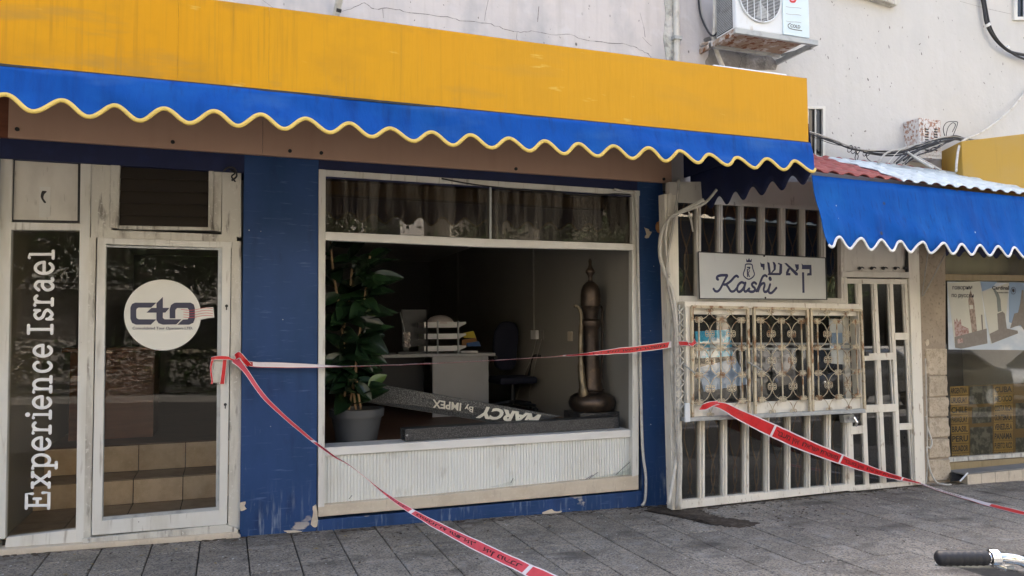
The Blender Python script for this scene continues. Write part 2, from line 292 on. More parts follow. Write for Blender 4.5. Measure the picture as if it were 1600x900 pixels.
 pot=mat('pot', (.06, .063, .066), .45), soil=mat('soil', (.02, .015, .01), 1),
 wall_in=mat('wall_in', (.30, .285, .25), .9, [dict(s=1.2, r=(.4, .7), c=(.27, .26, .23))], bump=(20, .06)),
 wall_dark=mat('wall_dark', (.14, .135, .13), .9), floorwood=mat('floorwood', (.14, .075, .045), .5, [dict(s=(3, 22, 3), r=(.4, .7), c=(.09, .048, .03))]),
 tile=mat('tile', (.74, .58, .41), .45, [dict(s=9, r=(.4, .68), c=(.6, .45, .3)), dict(s=30, r=(.55, .7), c=(.78, .64, .47), a=.6)], rnd=.08),
 ceiling=mat('ceiling', (.6, .59, .56), .9),
 mesh=mat('mesh', (.022, .022, .023), .5, [dict(k='voro', s=(110, 110, 110), r=(.25, .5), inv=True, c=(.10, .10, .098)), dict(k='voro', s=12, r=(.06, .16), inv=True, c=(.45, .45, .43), dist=.1, n2=((3, 3, 9), .53, .57)), dict(s=9, r=(.62, .7), c=(.008, .008, .008))], bump=(180, .5, .004)),
 meshlight=mat('meshlight', (.045, .045, .043), .5, [dict(k='voro', s=(110, 110, 110), r=(.25, .5), inv=True, c=(.2, .2, .19)), dict(s=3, r=(.5, .7), c=(.04, .04, .038), a=.5)], bump=(180, .5, .004)),
 meshprint=mat('meshprint', (.68, .66, .55), .6, [dict(k='voro', s=110, r=(.0, .12), inv=True, c=(.2, .2, .18))]),
 brass=mat('brass', (.085, .062, .046), .42, [dict(s=7, r=(.45, .65), c=(.05, .038, .03)), dict(s=20, r=(.58, .7), c=(.13, .09, .055), a=.6)], metal=.7, bump=(14, .12)),
 brassl=mat('brassl', (.21, .17, .11), .42, [dict(s=9, r=(.45, .65), c=(.12, .09, .055))], metal=.7),
 greyboard=mat('greyboard', (.42, .42, .41), .6, [dict(s=3, r=(.4, .7), c=(.37, .37, .36)), dict(s=(5, 5, 2), r=(.62, .72), c=(.27, .27, .26), a=.6)]),
 deskwood=mat('deskwood', (.2, .07, .035), .4, [dict(s=(3, 3, 26), r=(.4, .7), c=(.14, .045, .02))]),
 chairfab=mat('chairfab', (.012, .014, .03), .8), plasticd=mat('plasticd', (.02, .02, .022), .4), paper=mat('paper', (.78, .77, .74), .7), dome=mat('dome', (.66, .58, .54), .45),
 fold_y=mat('fold_y', (.68, .53, .04), .5), fold_o=mat('fold_o', (.42, .2, .07), .6), fold_b=mat('fold_b', (.04, .12, .3), .5),
 tape_r=mat('tape_r', (.62, .012, .018), .3, [dict(s=20, r=(.5, .7), c=(.48, .008, .014))]), tape_w=mat('tape_w', (.80, .72, .73), .3), tape_ink=mat('tape_ink', (.06, .004, .005), .4), tape_pink=mat('tape_pink', (.66, .07, .09), .3, [dict(s=14, r=(.5, .7), c=(.58, .05, .07))]),
 chrome=mat('chrome', (.75, .76, .78), .12, metal=1.), grip=mat('grip', (.012, .013, .017), .55, bump=((120, 120, 120), .3, .003)), rubber=mat('rubber', (.02, .02, .02), .8), bikepaint=mat('bikepaint', (.05, .16, .3), .3, coat=.5),
 asphalt=mat('asphalt', (.075, .074, .072), .9, [dict(s=60, r=(.5, .7), c=(.075, .075, .075))], bump=(80, .5)), kerb=mat('kerb', (.35, .34, .32), .9, [dict(s=8, r=(.5, .7), c=(.26, .25, .24))]), concrete=mat('concrete', (.24, .235, .225), .9, [dict(s=3, r=(.4, .7), c=(.18, .178, .17))]),
 crown=mat('crown', (.04, .06, .018), .6, [dict(s=.9, r=(.4, .7), c=(.055, .085, .022))]), bark=mat('bark', (.1, .075, .055), .95, [dict(s=(14, 14, 3), r=(.4, .7), c=(.05, .04, .03))], bump=((16, 16, 3), .8, .03)),
 far1=mat('far1', (.6, .55, .46), .9, [dict(s=.6, r=(.4, .7), c=(.52, .47, .39))]), far2=mat('far2', (.5, .47, .44), .9), carblack=mat('carblack', (.015, .016, .018), .25, coat=.8), carwhite=mat('carwhite', (.6, .62, .64), .25, coat=.8), carred=mat('carred', (.3, .02, .015), .25, coat=.8),
 glassdark=mat('glassdark', (.012, .014, .016), .06), tread=mat('tread', (.40, .3, .21), .5, [dict(s=8, r=(.4, .68), c=(.3, .22, .15))]),
 poster=mat('poster', (.50, .57, .64), .6, [dict(s=(3, 3, 5), r=(.45, .65), c=(.66, .7, .73))]), posterpale=mat('posterpale', (.60, .60, .52), .6, [dict(s=3, r=(.4, .7), c=(.54, .55, .49))]), posterblue=mat('posterblue', (.27, .38, .54), .6),
 p_brick=mat('p_brick', (.40, .32, .27), .7, [dict(s=30, r=(.45, .6), c=(.24, .18, .14))]), p_dark=mat('p_dark', (.22, .2, .18), .7, [dict(s=30, r=(.45, .6), c=(.24, .22, .2))]), p_red=mat('p_red', (.46, .35, .33), .7, [dict(s=40, r=(.45, .6), c=(.3, .17, .15))]), p_green=mat('p_green', (.22, .25, .24), .7), p_ink=mat('p_ink', (.05, .045, .06), .6),
 ochre=mat('ochre', (.15, .09, .02), .6), ochretag=mat('ochretag', (.33, .21, .05), .6, [dict(s=5, r=(.4, .7), c=(.24, .15, .035))], rnd=.16), tagink=mat('tagink', (.02, .017, .012), .6), picdark=mat('picdark', (.03, .03, .028), .5, [dict(s=14, r=(.45, .6), c=(.13, .13, .11))]),
 bronze=mat('bronze', (.3, .23, .12), .45, [dict(s=(20, 3, 3), r=(.5, .7), c=(.24, .18, .09))]), bluestuff=mat('bluestuff', (.03, .42, .68), .5, [dict(s=7, r=(.5, .56), c=(.6, .72, .78))]), litter=mat('litter', (.6, .59, .56), .8), leafdry=mat('leafdry', (.35, .25, .1), .8, rnd=.3), leafdark=mat('leafdark', (.05, .035, .025), .9),
)
G_main = glass('glass_main', (.9, .9, .86), .7, dirt=.01, wav=.02)
G_tint = glass('glass_tint', (.72, .67, .57), .75, dirt=.01, wav=.02)
G_trans = glass('glass_transom', (.42, .38, .34), 1.3, dirt=.14, wav=.06)
G_kashi = glass('glass_kashi', (.5, .5, .46), 2.2, dirt=.03, wav=.03)
G_box = glass('glass_box', (.9, .9, .88), 1.9, dirt=.01)
G_list = glass('glass_list', (.82, .8, .7), 1.05, dirt=.015)
G_clear = glass('glass_clear', (.93, .95, .93), 1.9, dirt=.0)

# ================================================================== SETTING
def sheet(name, x0, y0, x1, y1, dz, m, **k):
    mb = MB(); mb.add([(x0, y0, zg(x0)+dz), (x1, y0, zg(x1)+dz), (x1, y1, zg(x1)+dz), (x0, y1, zg(x0)+dz)], [[0, 1, 2, 3]])
    o = mb.build(name, m, recalc=False, kind='structure'); return o
sheet('ground', -300, -300, 300, 300, -.30, M['concrete'])
sheet('road', -60, -13.5, 60, -5.0, -.13, M['asphalt'])
pave = sheet('pavement', -40, -4.85, 40, .35, -.012, M['joint'])
sheet('pavement', -60, -20, 60, -13.65, 0, M['concrete'])
for y0, y1 in ((-5.0, -4.85), (-13.65, -13.5)):
    mb = MB(); mb.prism([(-50, y0, zg(-50)+.0), (50, y0, zg(50)+.0), (50, y0, zg(50)-.2), (-50, y0, zg(-50)-.2)], (0, y1-y0, 0)); mb.build('kerb', M['kerb'], bevel=.01, kind='structure')
# pavers: long stones in columns, each column shifted half a stone
PX, PYL = .312, .62
pm = {}
def paver_mesh(w_, l_):
    k = (round(w_, 3), round(l_, 3))
    if k not in pm:
        bm = bmesh.new(); b = .004
        a = [(-w_/2, -l_/2), (w_/2, -l_/2), (w_/2, l_/2), (-w_/2, l_/2)]; c = [(-w_/2+b, -l_/2+b), (w_/2-b, -l_/2+b), (w_/2-b, l_/2-b), (-w_/2+b, l_/2-b)]
        lo = [bm.verts.new((x, y, -.03)) for x, y in a]; md = [bm.verts.new((x, y, -.003)) for x, y in a]; hi = [bm.verts.new((x, y, 0)) for x, y in c]
        for i in range(4):
            j = (i+1) % 4; bm.faces.new((lo[i], lo[j], md[j], md[i])); bm.faces.new((md[i], md[j], hi[j], hi[i]))
        bm.faces.new(hi); me = bpy.data.meshes.new('paver'); bm.to_mesh(me); bm.free(); me.materials.append(M['paver']); pm[k] = me
    return pm[k]
po = PW[pave.name]; cnt = 0
for i in range(-13, 27):
    x0 = .779+PX*i; off = (i % 2)*PYL/2
    for j in range(-1, 6):
        y1 = .31-off-j*PYL+(PYL/2 if off else 0); y0 = y1-PYL
        if j < 0: continue
        if off and j == 0: y0, y1 = .0, .31
        elif off: y1 = 0-(j-1)*PYL; y0 = y1-PYL
        if y0 < -3.2 or x0 > 4.5 and y0 < -2.6: continue
        o = bpy.data.objects.new('paver', paver_mesh(PX-.009, y1-y0-.008)); COL.objects.link(o); o.parent = pave
        cx, cy = x0+PX/2, (y0+y1)/2
        o.location = V((cx, cy, zg(cx)+random.uniform(-.002, .0025)))-po
        o.rotation_euler = (random.uniform(-.002, .002), math.atan(GS)+random.uniform(-.003, .003), 0); cnt += 1
print('pavers', cnt)
# dirt spill and litter
def blob(cx, cy, rx, ry, n=26, seed=0, lift=.004):
    rr = random.Random(seed); pts = []
    ph = [rr.uniform(0, 6.3) for _ in range(4)]
    for i in range(n):
        a = 2*math.pi*i/n; k = 1+.22*math.sin(2*a+ph[0])+.14*math.sin(5*a+ph[1])+.1*math.sin(9*a+ph[2])
        x, y = cx+rx*k*math.cos(a), cy+ry*k*math.sin(a); pts.append((x, y, zg(x)+lift))
    return pts
mb = MB()
spill = [(1008, 797), (1040, 790), (1062, 797), (1090, 795), (1110, 803), (1130, 808), (1165, 813), (1186, 818), (1160, 823), (1130, 821), (1105, 817), (1088, 812), (1068, 806), (1045, 803)]
sp = path2(spill+[spill[0]], 9)[:-1]
mb.prism([atg(x+random.uniform(-3.5, 3.5), y+random.uniform(-1.1, 1.1), .005) for x, y in sp], (0, 0, -.004))
rr = random.Random(3)
for i in range(160):
    t = rr.random(); x = 960+ t*330+rr.gauss(0, 20); y = 800+rr.gauss(8, 9)-(x-1000)*.03
    p = atg(x, y); r = rr.uniform(.003, .011); 
    mb.ball((p.x, p.y, zg(p.x)+r*.2), r, 3, sc=(1.3, 1, .45))
mb.build('dirt', M['dirt'], kind='stuff')
mb = MB(); rr = random.Random(11)
for i in range(260):
    x = rr.uniform(-1.4, 6.5); y = -abs(rr.gauss(0, 1.0))-.03; r = rr.uniform(.002, .006)
    mb.ball((x, y, zg(x)+r*.3), r, 3, sc=(1.4, 1, .4))
mb.build('debris', M['litter'], kind='stuff')
mb = MB(); rr = random.Random(8)
for i in range(520):
    x = rr.uniform(-1.4, 7.3); y = -abs(rr.gauss(0, .05))-.008-(.2*max(0, 1-(x-3.7)/3) if x > 3.7 else 0); r = rr.uniform(.003, .013)
    mb.ball((x, y, zg(x)), r, 3, sc=(2.2, 1, .35))
mb.build('dirt', M['dirt'], kind='stuff')  # dirt along the wall foot, doubling as its contact shadow
mb = MB(); rr = random.Random(5)
for i in range(150):
    x = rr.uniform(-1.0, 6.8); y = -abs(rr.gauss(0, .8))-.03; a = rr.uniform(0, 6.3); l = rr.uniform(.008, .03)
    d = V((math.cos(a), math.sin(a), 0)); q = V((-d.y, d.x, 0)); c = V((x, y, zg(x)+.004))
    mb.add([c-d*l, c+q*l*.35+V((0, 0, .004)), c+d*l, c-q*l*.35+V((0, 0, .002))], [[0, 1, 2, 3]], 0 if rr.random() < .75 else 1)
mb.build('fallen_leaves', [M['leafdark'], M['leafdry']], kind='stuff')

# ================================================================== THE BUILDING
bld = thing('building', 'weathered white plaster building with blue painted pillars behind the yellow canopy', 'building', (2.7, .2, 0))
mb = MB()
WY = .0
mb.box((-16, WY, 2.84), (16, 7.9, 8.4)); mb.build('upper_wall', M['plaster'], bld)
mb = MB(); mb.box((-16, .001, -.6), (-1.463, 8, 2.838)); mb.build('side_wall', M['plaster'], bld)
mb = MB(); mb.box((8.6, .0, -.6), (16, 8, 2.838)); mb.build('side_wall', M['plaster'], bld)
# rough strip left of the air conditioner
mb = MB(); pts = [(1033, -30), (1040, 20), (1036, 60), (1042, 101), (1058, 104), (1054, 50), (1060, -30)]
mb.slab(PL(0), pts, .02, front=.012); mb.build('rough_plaster', M['rawplaster'], bld)
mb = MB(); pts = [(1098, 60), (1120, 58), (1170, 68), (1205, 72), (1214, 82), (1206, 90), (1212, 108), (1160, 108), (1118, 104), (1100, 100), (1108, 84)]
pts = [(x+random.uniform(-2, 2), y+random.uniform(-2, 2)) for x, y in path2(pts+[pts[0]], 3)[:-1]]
mb.slab(PL(0), pts, .01, front=.004); mb.build('shaded_bare_render', M['shaded_mortar'], bld)  # dirty peeled wall, with the air conditioner's shadow painted into its dark grey
# crack running above the canopy, chips and pock marks
rr = random.Random(9); mb = MB()
ck = [(520, 22), (548, 14), (570, 5), (585, 14), (612, 13), (640, 20), (700, 27), (724, 33), (760, 36), (785, 44), (808, 50), (830, 49), (862, 54), (890, 54), (920, 64), (960, 67), (985, 71), (1004, 80), (1014, 86), (1021, 96)]
ck = [(x+rr.uniform(-1.2, 1.2), y+rr.uniform(-1, 1)) for x, y in path2(ck, 4)]
for br_ in (ck, [(808, 50), (807, 60), (812, 70)], [(757, 32), (759, 18), (763, 0)], [(598, 14), (599, 28)], [(1004, 58), (1011, 66), (1018, 72)], [(840, 34), (842, 10)], [(410, 0), (428, 13)], [(1000, 20), (1006, 42), (1008, 58)], [(1500, 2), (1540, 13), (1580, 22)]):
    k = len(br_)
    for i in range(k-1):
        a, b = at(*br_[i], -.0015), at(*br_[i+1], -.0015); d = (b-a).normalized(); q = V((-d.z, 0, d.x)); w0 = rr.uniform(.0012, .0032)
        mb.add([a-d*.001+q*w0, b+d*.001+q*w0, b+d*.001-q*w0, a-d*.001-q*w0], [[0, 1, 2, 3]])
mb.build('crack', M['crackm'], bld, recalc=False, kind='stuff')
mb = MB(); pk = [(1300, 3), (1303, 8), (1323, 13), (1356, 24), (1373, 49), (1390, 43), (1389, 73), (1410, 43), (1418, 57), (1437, 69), (1440, 84), (1451, 58), (1466, 28), (1474, 34), (1488, 32), (1500, 63), (1537, 41), (1567, 100), (1565, 112), (1290, 86), (1294, 90), (1302, 101), (1322, 119), (1327, 108), (1356, 124), (1374, 140), (1393, 130), (1429, 167), (1492, 139), (1516, 192), (1546, 176), (1567, 162), (1538, 130), (1362, 164), (1350, 143), (1333, 208), (1330, 212), (1352, 205), (1301, 208), (1282, 61), (1272, 78), (1228, 97), (1600, 60), (620, 36), (860, 46), (778, 11), (920, 14), (970, 10), (850, 67), (694, 43), (640, 12)]
pk += [(rr.uniform(1280, 1600), rr.uniform(0, 225)) for _ in range(60)]+[(rr.uniform(560, 1030), rr.uniform(0, 60)) for _ in range(14)]
for i, (x, y) in enumerate(pk):
    c = at(x, y, -.0006); a = rr.gauss(.1, .5); L_ = rr.uniform(.006, .022)*(1 if i < 43 else .55); W_ = L_*rr.uniform(.22, .5); d = V((math.sin(a), 0, math.cos(a))); q = V((d.z, 0, -d.x))
    mb.add([c+d*L_*math.cos(t)*rr.uniform(.7, 1.1)+q*W_*math.sin(t)*rr.uniform(.7, 1.2) for t in [k*.785 for k in range(8)]], [list(range(8))])
mb.build('pock_marks', M['crackm'], bld, recalc=False, kind='stuff')
# pillars
def pillar(x0, x1, zt=2.838):
    mb = MB(); mb.box((x0, 0, -.25), (x1, .3, zt)); return mb.build('pillar', M['bluepaint'], bld, bevel=.006)
pillar(.108, .655); pillar(3.455, 3.72); pillar(-2.1, -1.462)
mb = MB(); mb.box((-1.46, .004, 2.70), (3.72, .3, 2.837)); mb.build('lintel', M['navy'], bld)
mb = MB(); pl = PL(-.05)
mb.box((-3.55, -.04, 2.833), (at(12, 212, -.05).x-.001, -.012, 3.27)); mb.build('fascia_return', M['deskwood'], bld)
for x0, x1 in ((12, 410), (410, 1050)):
    a = at(x0, 212 if x0 == 12 else 241, -.05); b = at(x1, 241 if x1 == 410 else 287, -.05)
    mb = MB(); mb.box((a.x+.001, -.05, 2.833), (b.x-.001, -.012, 3.27)); fp = mb.build('fascia_panel', M['brown'], bld, bevel=.002)
    sc = MB()
    for sx, sy in ((27, 202), (270, 222), (453, 236), (502, 239), (806, 264), (1037, 280)):
        if x0 <= sx < x1:
            p = at(sx, sy, -.052); MB().tube([p, p+V((0, -.008, 0))], .014, 10).build('screw', M['dark'], fp)
# cream sill + blue plinth under the display window
mb = MB(); mb.box((.66, .0, -.25), (3.452, .22, at(750, 790, 0).z)); mb.build('plinth', M['bluepaint'], bld, bevel=.004)
a = at(500, 788, -.02); b = at(500, 809, -.02)
mb = MB(); mb.slab(PL(-.008), [(497, 790), (700, 772), (998, 742), (998, 765), (860, 777), (700, 791), (590, 800), (497, 808)], .2); mb.build('sill', M['cream'], bld, bevel=.006)
for q in ([(488, 792), (495, 790), (496, 822), (486, 820), (489, 806)], [(376, 785), (384, 784), (382, 791), (385, 795), (376, 799)], [(444, 829), (470, 829), (468, 832), (450, 833)], [(848, 800), (862, 796), (866, 799), (878, 799), (870, 802), (850, 803)], [(1006, 355), (1012, 357), (1015, 361), (1018, 363), (1014, 372), (1008, 371), (1010, 364)]):
    mb = MB(); mb.slab(PL(-.004), [(x+random.uniform(-.8, .8), y+random.uniform(-.8, .8)) for x, y in path2(q+[q[0]], 3)[:-1]], .01); mb.build('peeled_patch', M['cream'], bld)
mb = MB(); mb.ball(at(1030, 355, -.02), .05, 5, sc=(.8, .4, 1.1)); mb.build('foam_lump', M['fold_o'], bld)
# doorstep
mb = MB(); mb.slab(PL(-.03), [(-40, 862), (130, 850), (370, 832), (376, 837), (376, 841), (130, 859), (-40, 873)], .30); mb.build('doorstep', M['cream'], bld, bevel=.008)
mb = MB(); mb.slab(PL(.0), [(128, 842), (352, 820), (372, 826), (372, 832.5), (130, 851)], .28); mb.build('threshold', M['frameold'], bld, bevel=.005)
# small barred window beside the canopy
def wallwindow(px, t, barx=(), nm='window'):
    x0, y0, x1, y1 = px
    wd = MB(); wd.rect(PL(-.004), x0, y0, x1, y1, .01); o = wd.build(nm, M['glassdark'], bld)
    fr = MB()
    for q in ((x0, y0-t, x1, y0), (x0, y1, x1, y1+t), (x0-t, y0-t, x0, y1+t), (x1, y0-t, x1+t, y1+t)): fr.rect(PL(-.03), *q, .03)
    fr.build('frame', M['frame'], o, bevel=.003)
    br = MB()
    for bx in barx: br.tube([at(bx, y0, -.02), at(bx, y1, -.02)], .008, 8)
    if barx: br.build('bar', M['frame'], o)
    return o
wallwindow((1240, 170, 1286, 246), 4, (1251, 1262, 1274))
o = wallwindow((1590, -60, 1640, 26), 5, (1600,))
mb = MB(); mb.slab(PL(-.08), [(1300, -18), (1345, -9), (1402, 8), (1408, 2), (1408, -12), (1300, -30)], .08); mb.build('window_ledge', M['frameold'], bld, bevel=.006)
# ---- things fixed on the wall
mb = MB(); p = at(524, 27, 0); q = p+V((.02, -.13, .12)); mb.tube([p, p+(q-p)*.9, q], .028, 12); 
o = tag(mb.build('pipe_stub', M['cablew'], None, smooth='auto'), 'short white pipe end sticking out of the wall above the yellow canopy', 'pipe')
mb = MB(); mb.tube([at(529, 17, -.14)+V((0, 0, -.01)), at(529, 17, -.14)+V((.003, -.012, .012))], .02, 12); mb.build('opening', M['dark'], o)
mb = MB(); mb.tube([at(1058, 130, -.04), at(1056, -40, -.04)], .028, 10); dp = mb.build('downpipe', M['cablew'], None, smooth='auto'); tag(dp, 'slim beige vertical pipe on the wall left of the air conditioner', 'pipe')
for y in (-20, 60): 
    p = at(1057, y, -.04); MB().box((p.x-.04, p.y-.034, p.z-.015), (p.x+.04, -.001, p.z+.015)).build('clamp', M['galv'], dp)

# ================================================================== CANOPY
YC = -1.6; XR = 3.968; XL = -3.6; ZT, ZB = 3.334, 2.862
can = thing('canopy', 'long yellow shop canopy with a blue scalloped valance over the pavement', 'canopy', (.2, -.8, 2.6))
sx = [XL, at(278, 80, YC).x, at(420, 90, YC).x, at(1020, 180, YC).x, XR]
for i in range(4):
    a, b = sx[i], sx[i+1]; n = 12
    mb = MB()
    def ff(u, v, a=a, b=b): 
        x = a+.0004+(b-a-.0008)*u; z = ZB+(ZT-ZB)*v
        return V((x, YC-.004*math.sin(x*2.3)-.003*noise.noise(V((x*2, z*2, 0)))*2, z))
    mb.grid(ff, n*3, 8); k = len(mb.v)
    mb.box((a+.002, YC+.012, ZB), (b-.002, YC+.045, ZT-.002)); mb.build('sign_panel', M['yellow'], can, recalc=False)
mb = MB(); mb.box((XL, YC+.05, 3.29), (XR-.03, -.003, ZT-.006)); mb.build('roof_sheet', M['galv'], can)
mb = MB(); mb.box((XL, YC-.014, ZB-.018), (XR, YC+.05, ZB-.003)); mb.build('bottom_rail', M['black'], can, bevel=.003)
mb = MB(); mb.box((XR-.004, YC+.01, ZB), (XR+.012, YC+.06, ZT+.008)); mb.build('corner_post', M['black'], can, bevel=.004)
mb = MB(); mb.box((XR-.03, YC+.062, 2.9), (XR-.01, -.01, 3.288)); mb.build('end_panel', M['navy'], can)
PIT = .2425; PH = -.804+PIT/2
def vz(s): 
    c = math.cos(2*math.pi*(s-PH)/PIT+.25*noise.noise(V((s*2.1, 0, 5)))); return 2.652-(.038+.006*noise.noise(V((s*1.7, 3, 0))))*c+.012*noise.noise(V((s*.9, 0, 0)))
def valance(fn, s0, s1, zt, name, m, mt, trimw, par, zfun, step=.0075, offs=None):
    nu = int((s1-s0)/step); mb = MB()
    mb.grid(lambda u, v: fn(s0+(s1-s0)*u, zt+(zfun(s0+(s1-s0)*u)-zt)*v, v), nu, 8)
    o = mb.build(name, m, par, smooth=True, recalc=False); sd_ = o.modifiers.new('thick', 'SOLIDIFY'); sd_.thickness = .003
    tb = MB()
    pts = [fn(s0+(s1-s0)*i/nu, zfun(s0+(s1-s0)*i/nu)+.006, 1)+V((0, -.004, 0)) for i in range(nu+1)]
    tb.tube(pts, trimw, 8, squash=(V((0, 1, 0)), .5)); tb.build('trim', mt, o, smooth=True)
    return o
def fr_fn(s, z, v):
    wr = .034*noise.noise(V((s*1.1+z*2.0, z*2.6, 1)))+.016*noise.noise(V((s*3.2+z*7, z*3, 4)))
    return V((s, YC-.012-.035*v-wr*(v*1.2+.15)-.012*v*math.cos(2*math.pi*(s-PH)/PIT), z))
valance(fr_fn, XL, XR+.005, ZB-.012, 'valance', M['awning'], M['trimy'], .0118, can, vz)
def end_fn(s, z, v): return V((XR+.012+.03*v+.01*noise.noise(V((s*3, z*3, 2))), s, z))
def ez(s): return 2.615-.045*math.cos(2*math.pi*(s-YC-.12)/.232)
nu = 130; mb = MB(); mb.grid(lambda u, v: end_fn(YC+.01+1.55*u, 3.0+(ez(YC+.01+1.55*u)-3.0)*v, v), nu, 6)
o = mb.build('end_valance', M['navy'], can, smooth=True, recalc=False); o.modifiers.new('t', 'SOLIDIFY').thickness = .004
# white lamp casing lying on the canopy roof
p0 = at(1108, 104, -1.3); p1 = at(1222, 114, -1.3)
mb = MB(); mb.box((p0.x, -1.36, ZT+.005), (p1.x, -1.22, p0.z+.0)); mb.build('roof_batten_box', M['acwhite'], None, bevel=.012); o = bpy.data.objects['roof_batten_box']; o.name = 'trunking'
tag(o, 'white trunking lying on top of the yellow canopy under the air conditioner', 'trunking')

# ================================================================== LEFT SHOPFRONT
YF = .03
sw = thing('side_window', 'narrow tall shop window with white vertical lettering left of the glass door', 'window', (-1.15, .05, .1))
P = PL(YF)
mb = MB()
for q in ([(-25, 232), (20, 238), (8, 842), (-40, 846)], [(126, 240), (143, 242), (131, 850), (118, 851)], [(19, 236), (127, 243), (127, 251), (19, 246)], [(16, 347), (126, 349), (126, 360), (16, 359)], [(10, 840), (119, 827), (119, 852), (6, 862)]): mb.slab(P, q, .07)
mb.build('frame', M['frame'], sw, bevel=.004)
mb = MB(); mb.slab(PL(YF+.03), [(20, 245), (127, 250), (125, 348), (17, 346)], .02); bo = mb.build('board', M['steelshade'], sw)
mb = MB()
for q in ([(20, 245), (127, 250), (127, 253), (20, 248)], [(122, 250), (126, 250), (125, 348), (121, 348)], [(18, 343), (125, 345), (125, 348), (18, 347)], [(20, 246), (23, 246), (20, 346), (17, 346)]): mb.slab(PL(YF+.02), q, .012)
mb.build('bead', M['black'], bo)
mb = MB(); mb.slab(PL(YF+.028), [(62, 292), (79, 292), (78, 338), (74, 340), (61, 340)], .003); mb.build('sticker', M['frame'], bo)
mb = MB(); mb.slab(PL(YF+.026), path2([(66, 298), (73, 299), (69, 304), (68, 310), (72, 316), (69, 317), (64, 309), (64, 303), (66, 298)], 4)[:-1], .001); mb.build('smudge', M['dark'], bo)
mb = MB(); mb.slab(PL(YF+.045), [(19, 358), (127, 359), (119, 830), (8, 841)], .006); mb.build('pane', G_tint, sw)
# lettering: a typewriter hand drawn with a round pen, running up the pane
def arc(cx, cy, rx, ry, a0, a1, n=12): return [(cx+rx*math.cos(math.radians(a0+(a1-a0)*i/n)), cy+ry*math.sin(math.radians(a0+(a1-a0)*i/n))) for i in range(n+1)]
X_ = .74   # x height over cap height
GL = {
 'E': [[(.05, 0), (.98, 0), (.98, .27)], [(.22, 0), (.22, 1)], [(.05, 1), (.92, 1), (.92, .74)], [(.22, .52), (.62, .52)], [(.62, .38), (.62, .66)]],
 'x': [[(.12, 0), (.85, X_)], [(.88, 0), (.15, X_)], [(0, 0), (.3, 0)], [(.7, 0), (1, 0)], [(0, X_), (.3, X_)], [(.68, X_), (.98, X_)]],
 'p': [[(0, X_), (.2, X_), (.2, -.3)], [(.02, -.3), (.42, -.3)], arc(.56, X_/2, .38, X_/2, 150, -150, 20)],
 'e': [arc(.5, X_/2, .46, X_/2, 0, 318, 20), [(.05, X_/2), (.95, X_/2)]],
 'r': [[(.02, X_), (.3, X_), (.3, 0)], [(.02, 0), (.62, 0)], arc(.66, X_-.27, .34, .27, 175, 45, 10)],
 'i': [[(.08, X_), (.52, X_), (.52, 0)], [(.02, 0), (1, 0)], [(.5, X_+.25), (.52, X_+.25)]],
 'n': [[(0, X_), (.2, X_), (.2, 0)], [(0, 0), (.38, 0)], [(.62, 0), (1, 0)], arc(.5, X_-.3, .3, .3, 180, 0, 10)+[(.8, 0)]],
 'c': [arc(.52, X_/2, .47, X_/2, 40, 318, 18), [(.86, X_-.17), (.87, X_-.14)]],
 'I': [[(.1, 0), (.95, 0)], [(.52, 0), (.52, 1)], [(.1, 1), (.95, 1)]],
 's': [[(.85, X_), (.83, X_-.2)], path2([(.83, X_-.16), (.5, X_), (.16, X_-.13), (.3, X_*.55), (.72, X_*.42), (.86, .16), (.5, 0), (.14, .15)], 4), [(.13, .0), (.14, .22)]],
 'a': [path2([(.1, X_-.15), (.4, X_), (.72, X_-.1), (.76, X_-.3), (.76, .1), (.86, 0), (1, .02)], 4), path2([(.76, X_*.55), (.4, X_*.58), (.1, .25), (.2, .03), (.48, 0), (.76, .18)], 4)],
 'l': [[(.1, 1), (.55, 1), (.55, 0)], [(.02, 0), (1, 0)]],
}
spots = [('E', 798, 767), ('x', 764, 735), ('p', 734, 707), ('e', 705, 681), ('r', 679, 657), ('i', 655, 641), ('e', 640, 617), ('n', 615, 586), ('c', 583, 562), ('e', 559, 537), ('I', 524, 506), ('s', 503, 480), ('r', 479, 459), ('a', 457, 433), ('e', 430, 407), ('l', 405, 391)]
PG = PL(YF+.043)
for ch, yb, yt in spots:
    mb = MB()
    for st in GL[ch]:
        pts = []
        for u, v in st:
            y = yb+(yt-yb)*(.08+.84*u); base = 76+(797-y)*.0175; cap = 40+(797-y)*.012; x = base-(base-cap)*v*.97
            pts.append(at(x, y, YF+.042))
        r_ = .016 if ch == 'i' and st[0][1] > X_+.2 else .0105
        stroke(mb, pts, r_, V((0, -1, 0)), flat=.8)
    mb.build('letter', M['whitepure'], sw)
# door frame + door
dr = thing('glass_door', 'white framed glass door with a round cto logo sticker', 'door', (-.42, .05, .13))
mb = MB()
for q in ([(143, 240), (176, 244), (174, 368), (142, 366)], [(142, 358), (370, 367), (370, 380), (142, 371)], [(334, 262), (347, 263), (345, 362), (332, 360)], [(347, 262), (377, 264), (377, 371), (346, 368)], [(143, 236), (376, 254), (376, 263), (143, 246)], [(362, 376), (377, 377), (377, 828), (356, 830)], [(133, 370), (150, 371), (142, 840), (129, 847)]): mb.slab(PL(YF), q, .08)
mb.build('door_frame', M['frameold'], dr, bevel=.004)
mb = MB()
for q in ([(152, 371), (362, 378), (362, 388), (152, 381)], [(152, 378), (166, 379), (159, 832), (143, 836)], [(347, 386), (361, 386), (355, 808), (342, 809)], [(156, 814), (348, 797), (355, 797), (355, 819), (143, 837), (143, 815)]): mb.slab(PL(YF-.012), q, .05)
mb.build('leaf_frame', M['frame'], dr, bevel=.004)
mb = MB()
